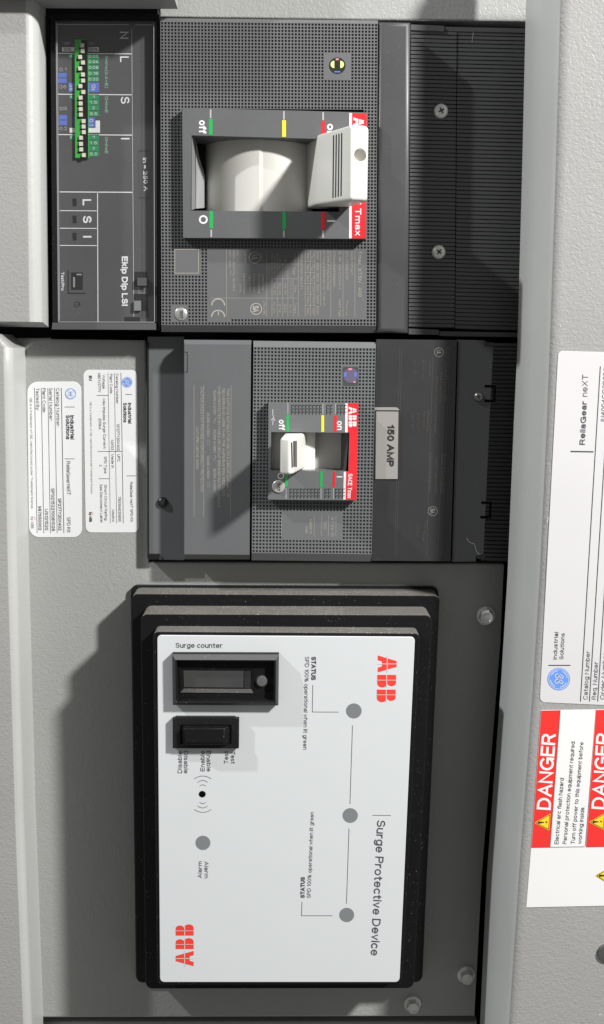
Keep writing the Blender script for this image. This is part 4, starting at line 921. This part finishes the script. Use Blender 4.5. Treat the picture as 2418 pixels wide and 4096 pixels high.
# small label nearest the breaker
t, h = label_base([D1(708, 379), D1(1166, 383), D1(1181, 1760), D1(728, 1760)], 24, PH, PAPER, 'white rounded label nearest the small breaker with a solid blue badge', 'label', 'data_label', 'small white labels on the grey plate')
mb = MB(); g = SINK; rc = lambda y: (y - 380) * 0.0145
def dn(s, x, y0, y1, c, mt=None, b=0.0): down(mb, D1, s, x, y0, y1, c, h, mt or g, b, x + (y1 - y0) * 0.012)
for x, y in ((1028, 405), (972, 405), (918, 405)): mb.strip(D1(x, y), D1(x + 20, 1680), 1.8 if x > 1000 else 1.3, h, BINK)
for x0, x1, y in ((1065, 1122, 589), (1075, 1158, 1279), (823, 920, 597), (832, 1040, 1072), (838, 930, 1303)): mb.strip(D1(x0, y), D1(x1, y), 1.8, h, BINK)
for a in (('Industrial', 1102, 660, 835, 30, BINK, .02), ('Solutions', 1062, 660, 826, 30, BINK, .02), ('ReliaGear neXT SPD Kit', 1116, 1330, 1668, 22), ('Catalog Number', 995, 412, 668, 22), ('SP277Y20X402', 1004, 840, 1066, 23), ('UPC', 1009, 1095, 1158, 23), ('783164630800', 1016, 1455, 1668, 23),
          ('Plant Code', 944, 415, 580, 22), ('MX03', 955, 975, 1060, 23), ('Made In', 957, 1095, 1213, 22), ('Mexico', 963, 1565, 1668, 22), ('Voltage', 882, 420, 540, 22), ('480Y/277V', 844, 405, 570, 23), ('Max Impulse Surge Current:', 885, 625, 1052, 22), ('200kA', 850, 790, 886, 23),
          ('SPD Type', 896, 1115, 1258, 22), ('2', 856, 1185, 1198, 22), ('Short Circuit Rating:', 898, 1355, 1660, 22), ('See Disconnect Label', 860, 1350, 1672, 22), ('GE is a trademark of GE. Manufactured under trademark license', 772, 650, 1430, 17, PINK), ('by ABB', 770, 1586, 1670, 23, BINK, .02)): dn(*a)
text(mb, 'R', D1(768, 428), D1(768, 447), 13, h, BINK, .03, mirror=True); text(mb, 'U', D1(770, 452), D1(770, 472), 12, h, BINK, .03)
mb.strip(D1(789, 1586), D1(790, 1612), 1.5, h, REDL)
mb.build('lettering', t)
mb = MB(); monogram(mb, D1(1080, 485), 21, h, False, PAPER); scroll(mb, D1(1080, 485), 21, (0, 1), h + .1, PAPER); mb.build('round_badge', t)
# small label nearest the side cover
t, h = label_base([D1(232, 482), D1(690, 478), D1(697, 1800), D1(248, 1800)], [42, 34, 34, 42], PH, PAPER, 'white rounded label beside the left side cover with an outlined blue badge', 'label', 'data_label', 'small white labels on the grey plate')
mb = MB()
for x in (522, 465, 408, 352, 295): mb.strip(D1(x, 533), D1(x + 22, 1765), 2.2 if x > 500 else 1.7, h, BINK)
for y in (695, 1135): mb.strip(D1(550, y), D1(636, y), 1.9, h, BINK)
for a in (('Industrial', 614, 765, 970, 34, g, .025), ('Solutions', 577, 765, 970, 34, g, .025), ('ReliaGear', 581, 1155, 1345, 32), ('neXT', 585, 1350, 1440, 32), ('SPD Kit', 584, 1630, 1760, 30), ('Catalog Number:', 492, 535, 865, 28), ('SP277Y20X402', 508, 1470, 1742, 27, BINK, .008), ('Serial Number:', 432, 535, 815, 28), ('SP02152210081028', 450, 1385, 1747, 27, BINK, .008),
          ('Plant Code:', 375, 535, 745, 28), ('US121520', 396, 1560, 1740, 27, BINK, .008), ('Tested By:', 320, 535, 725, 28), ('987650002', 339, 1535, 1740, 27, BINK, .008), ('GE is a trademark of GE. Manufactured under Trademark license', 264, 615, 1555, 20, PINK, .01), ('by ABB', 276, 1625, 1725, 24, PINK, .01)): dn(*a)
mb.strip(D1(299, 1625), D1(300, 1652), 1.5, h, REDL)
mb.build('lettering', t)
mb = MB(); monogram(mb, D1(600, 583), 22, h, True, PAPER); scroll(mb, D1(600, 583), 20, (0, 1), h + .1, LOGOB); mb.build('round_badge', t)
# big label on the door
t, h = label_base([(2234, 1403), (2700, 1418), (2620, 2830), (2160, 2809)], 20, DH, PAPER2, 'large white data label on the door reading upwards with a blue badge', 'label', 'data_label')
mb = MB()
rise(mb, D5, 'ReliaGear', 829, 1205, 765, 56, h, SINK, .016, x2=849); rise(mb, D5, 'neXT', 851, 720, 497, 58, h, SINK, -.004, x2=861)
mb.strip(D5(712, 1271), D5(942, 1275), 5, h, SINK)
for p, q in (((2402.5, 1465), (2322.9, 2806)), ((2447, 1380), (2358.8, 2806)), ((2480, 1380), (2391.9, 2806))): mb.strip(p, q, 3, h, BINK)
text(mb, 'IN4004CC3B226', (2412.5, 1685), (2425, 1472), 18, h, SINK)
rise(mb, D6, 'Catalog Number', 1076, 1882, 1270, 54, h, SINK, 0, x2=1110); rise(mb, D6, 'Req. Number', 1184, 1880, 1405, 54, h, SINK, 0, x2=1212); rise(mb, D6, 'Order Number', 1290, 1880, 1290, 54, h, SINK, 0, x2=1325)
rise(mb, D6, 'Industrial', 694, 1375, 1032, 50, h, SINK, .006, x2=712); rise(mb, D6, 'Solutions', 775, 1375, 1046, 50, h, SINK, .006, x2=793)
mb.strip(D6(612, 1450), D6(890, 1450), 3.4, h, BINK)
mb.build('lettering', t)
mb = MB(); c = D6(742, 1622); monogram(mb, c, 45, h, False, PAPER2); scroll(mb, c, 42, (0.04, -1), h + .1, PAPER2); mb.build('round_badge', t)
# danger signs
def danger(dx, dy, label):
    k = lambda x, y: D7(x + dx, y + dy)
    q = [k(520, 130), k(1206, 123), k(1070, 1844), k(398, 1855)]
    t, h = label_base(q, 2, DH, WHITEV, label, 'warning sign', 'danger_sign', 'danger signs on the door')
    mb = MB(); mb.poly([k(522, 132), k(760, 128), k(632, 1850), k(400, 1853)], h, REDV); mb.build('red_header', t)
    mb = MB()
    mb.strip(k(761, 126), k(633, 1850), 1.6, h + .05, BINK)
    mb.strip(k(398, 1856), k(1070, 1845), 1.4, h + .05, BINK)
    rise(mb, k, 'DANGER', 552, 1380, 425, 178, h + EPS, WHITEV, .012, x2=618)
    for s, x, y0, y1, x2 in (('Electrical arc flash hazard', 713, 1812, 980, 782), ('Personal protection equipment required.', 816, 1810, 512, 922), ('Turn off power to this equipment before', 918, 1810, 530, 1030), ('working inside.', 1004, 1808, 1338, 1042)):
        rise(mb, k, s, x, y0, y1, 50, h, BINK, 0, x2)
    mb.build('lettering', t)
    triangle(k, 435, 1545, 640, 1425, 622, 1642, h + EPS, t)
    return t
def triangle(k, ax, ay, bx, by, cx_, cy_, h, parent):
    P = [Vector(k(ax, ay)), Vector(k(bx, by)), Vector(k(cx_, cy_))]; c = sum(P, Vector((0, 0))) / 3
    mb = MB()
    def tri(s, hh, mat):
        pts = []
        for i in range(3):
            p, a, b = c + (P[i] - c) * s, c + (P[i - 1] - c) * s, c + (P[(i + 1) % 3] - c) * s
            da, db = (a - p).normalized() * 5 * s, (b - p).normalized() * 5 * s
            for t in (0, .5, 1): pts.append(tuple((p + da) * (1 - t) ** 2 + p * 2 * t * (1 - t) + (p + db) * t * t))
        mb.add([W(p, hh) for p in pts], [list(range(9))[::-1]], mat)
    tri(1.0, h, YELV); tri(0.90, h + .04, BINK); tri(0.80, h + .08, YELV)
    top, mid = P[0], (P[1] + P[2]) / 2; f = lambda u, w: tuple(top + (mid - top) * u + (P[1] - P[2]).normalized() * w)
    mb.add([W(p, h + .13) for p in (f(.24, 5), f(.62, 1.6), f(.62, -1.6), f(.24, -5))], [[0, 1, 2, 3]], BINK); mb.poly(circ(f(.78, 0), 3.4, 14), h + .13, BINK)
    mb.build('hazard_triangle', parent)
danger(0, 0, 'red and white danger sign nearest the inner edge of the door')
danger(687, -8, 'second danger sign cut off by the right edge of the photo')
q = [D7(394, 1859), (2700, 3378), (2670, 3618), D8(918, 236)]
t, h = label_base(q, 1, DH, WHITEV, 'blank white sign with a yellow triangle below the danger signs', 'warning sign', 'warning_sign')
triangle(D7, 1195, 2208, 1430, 2075, 1410, 2345, h, t)
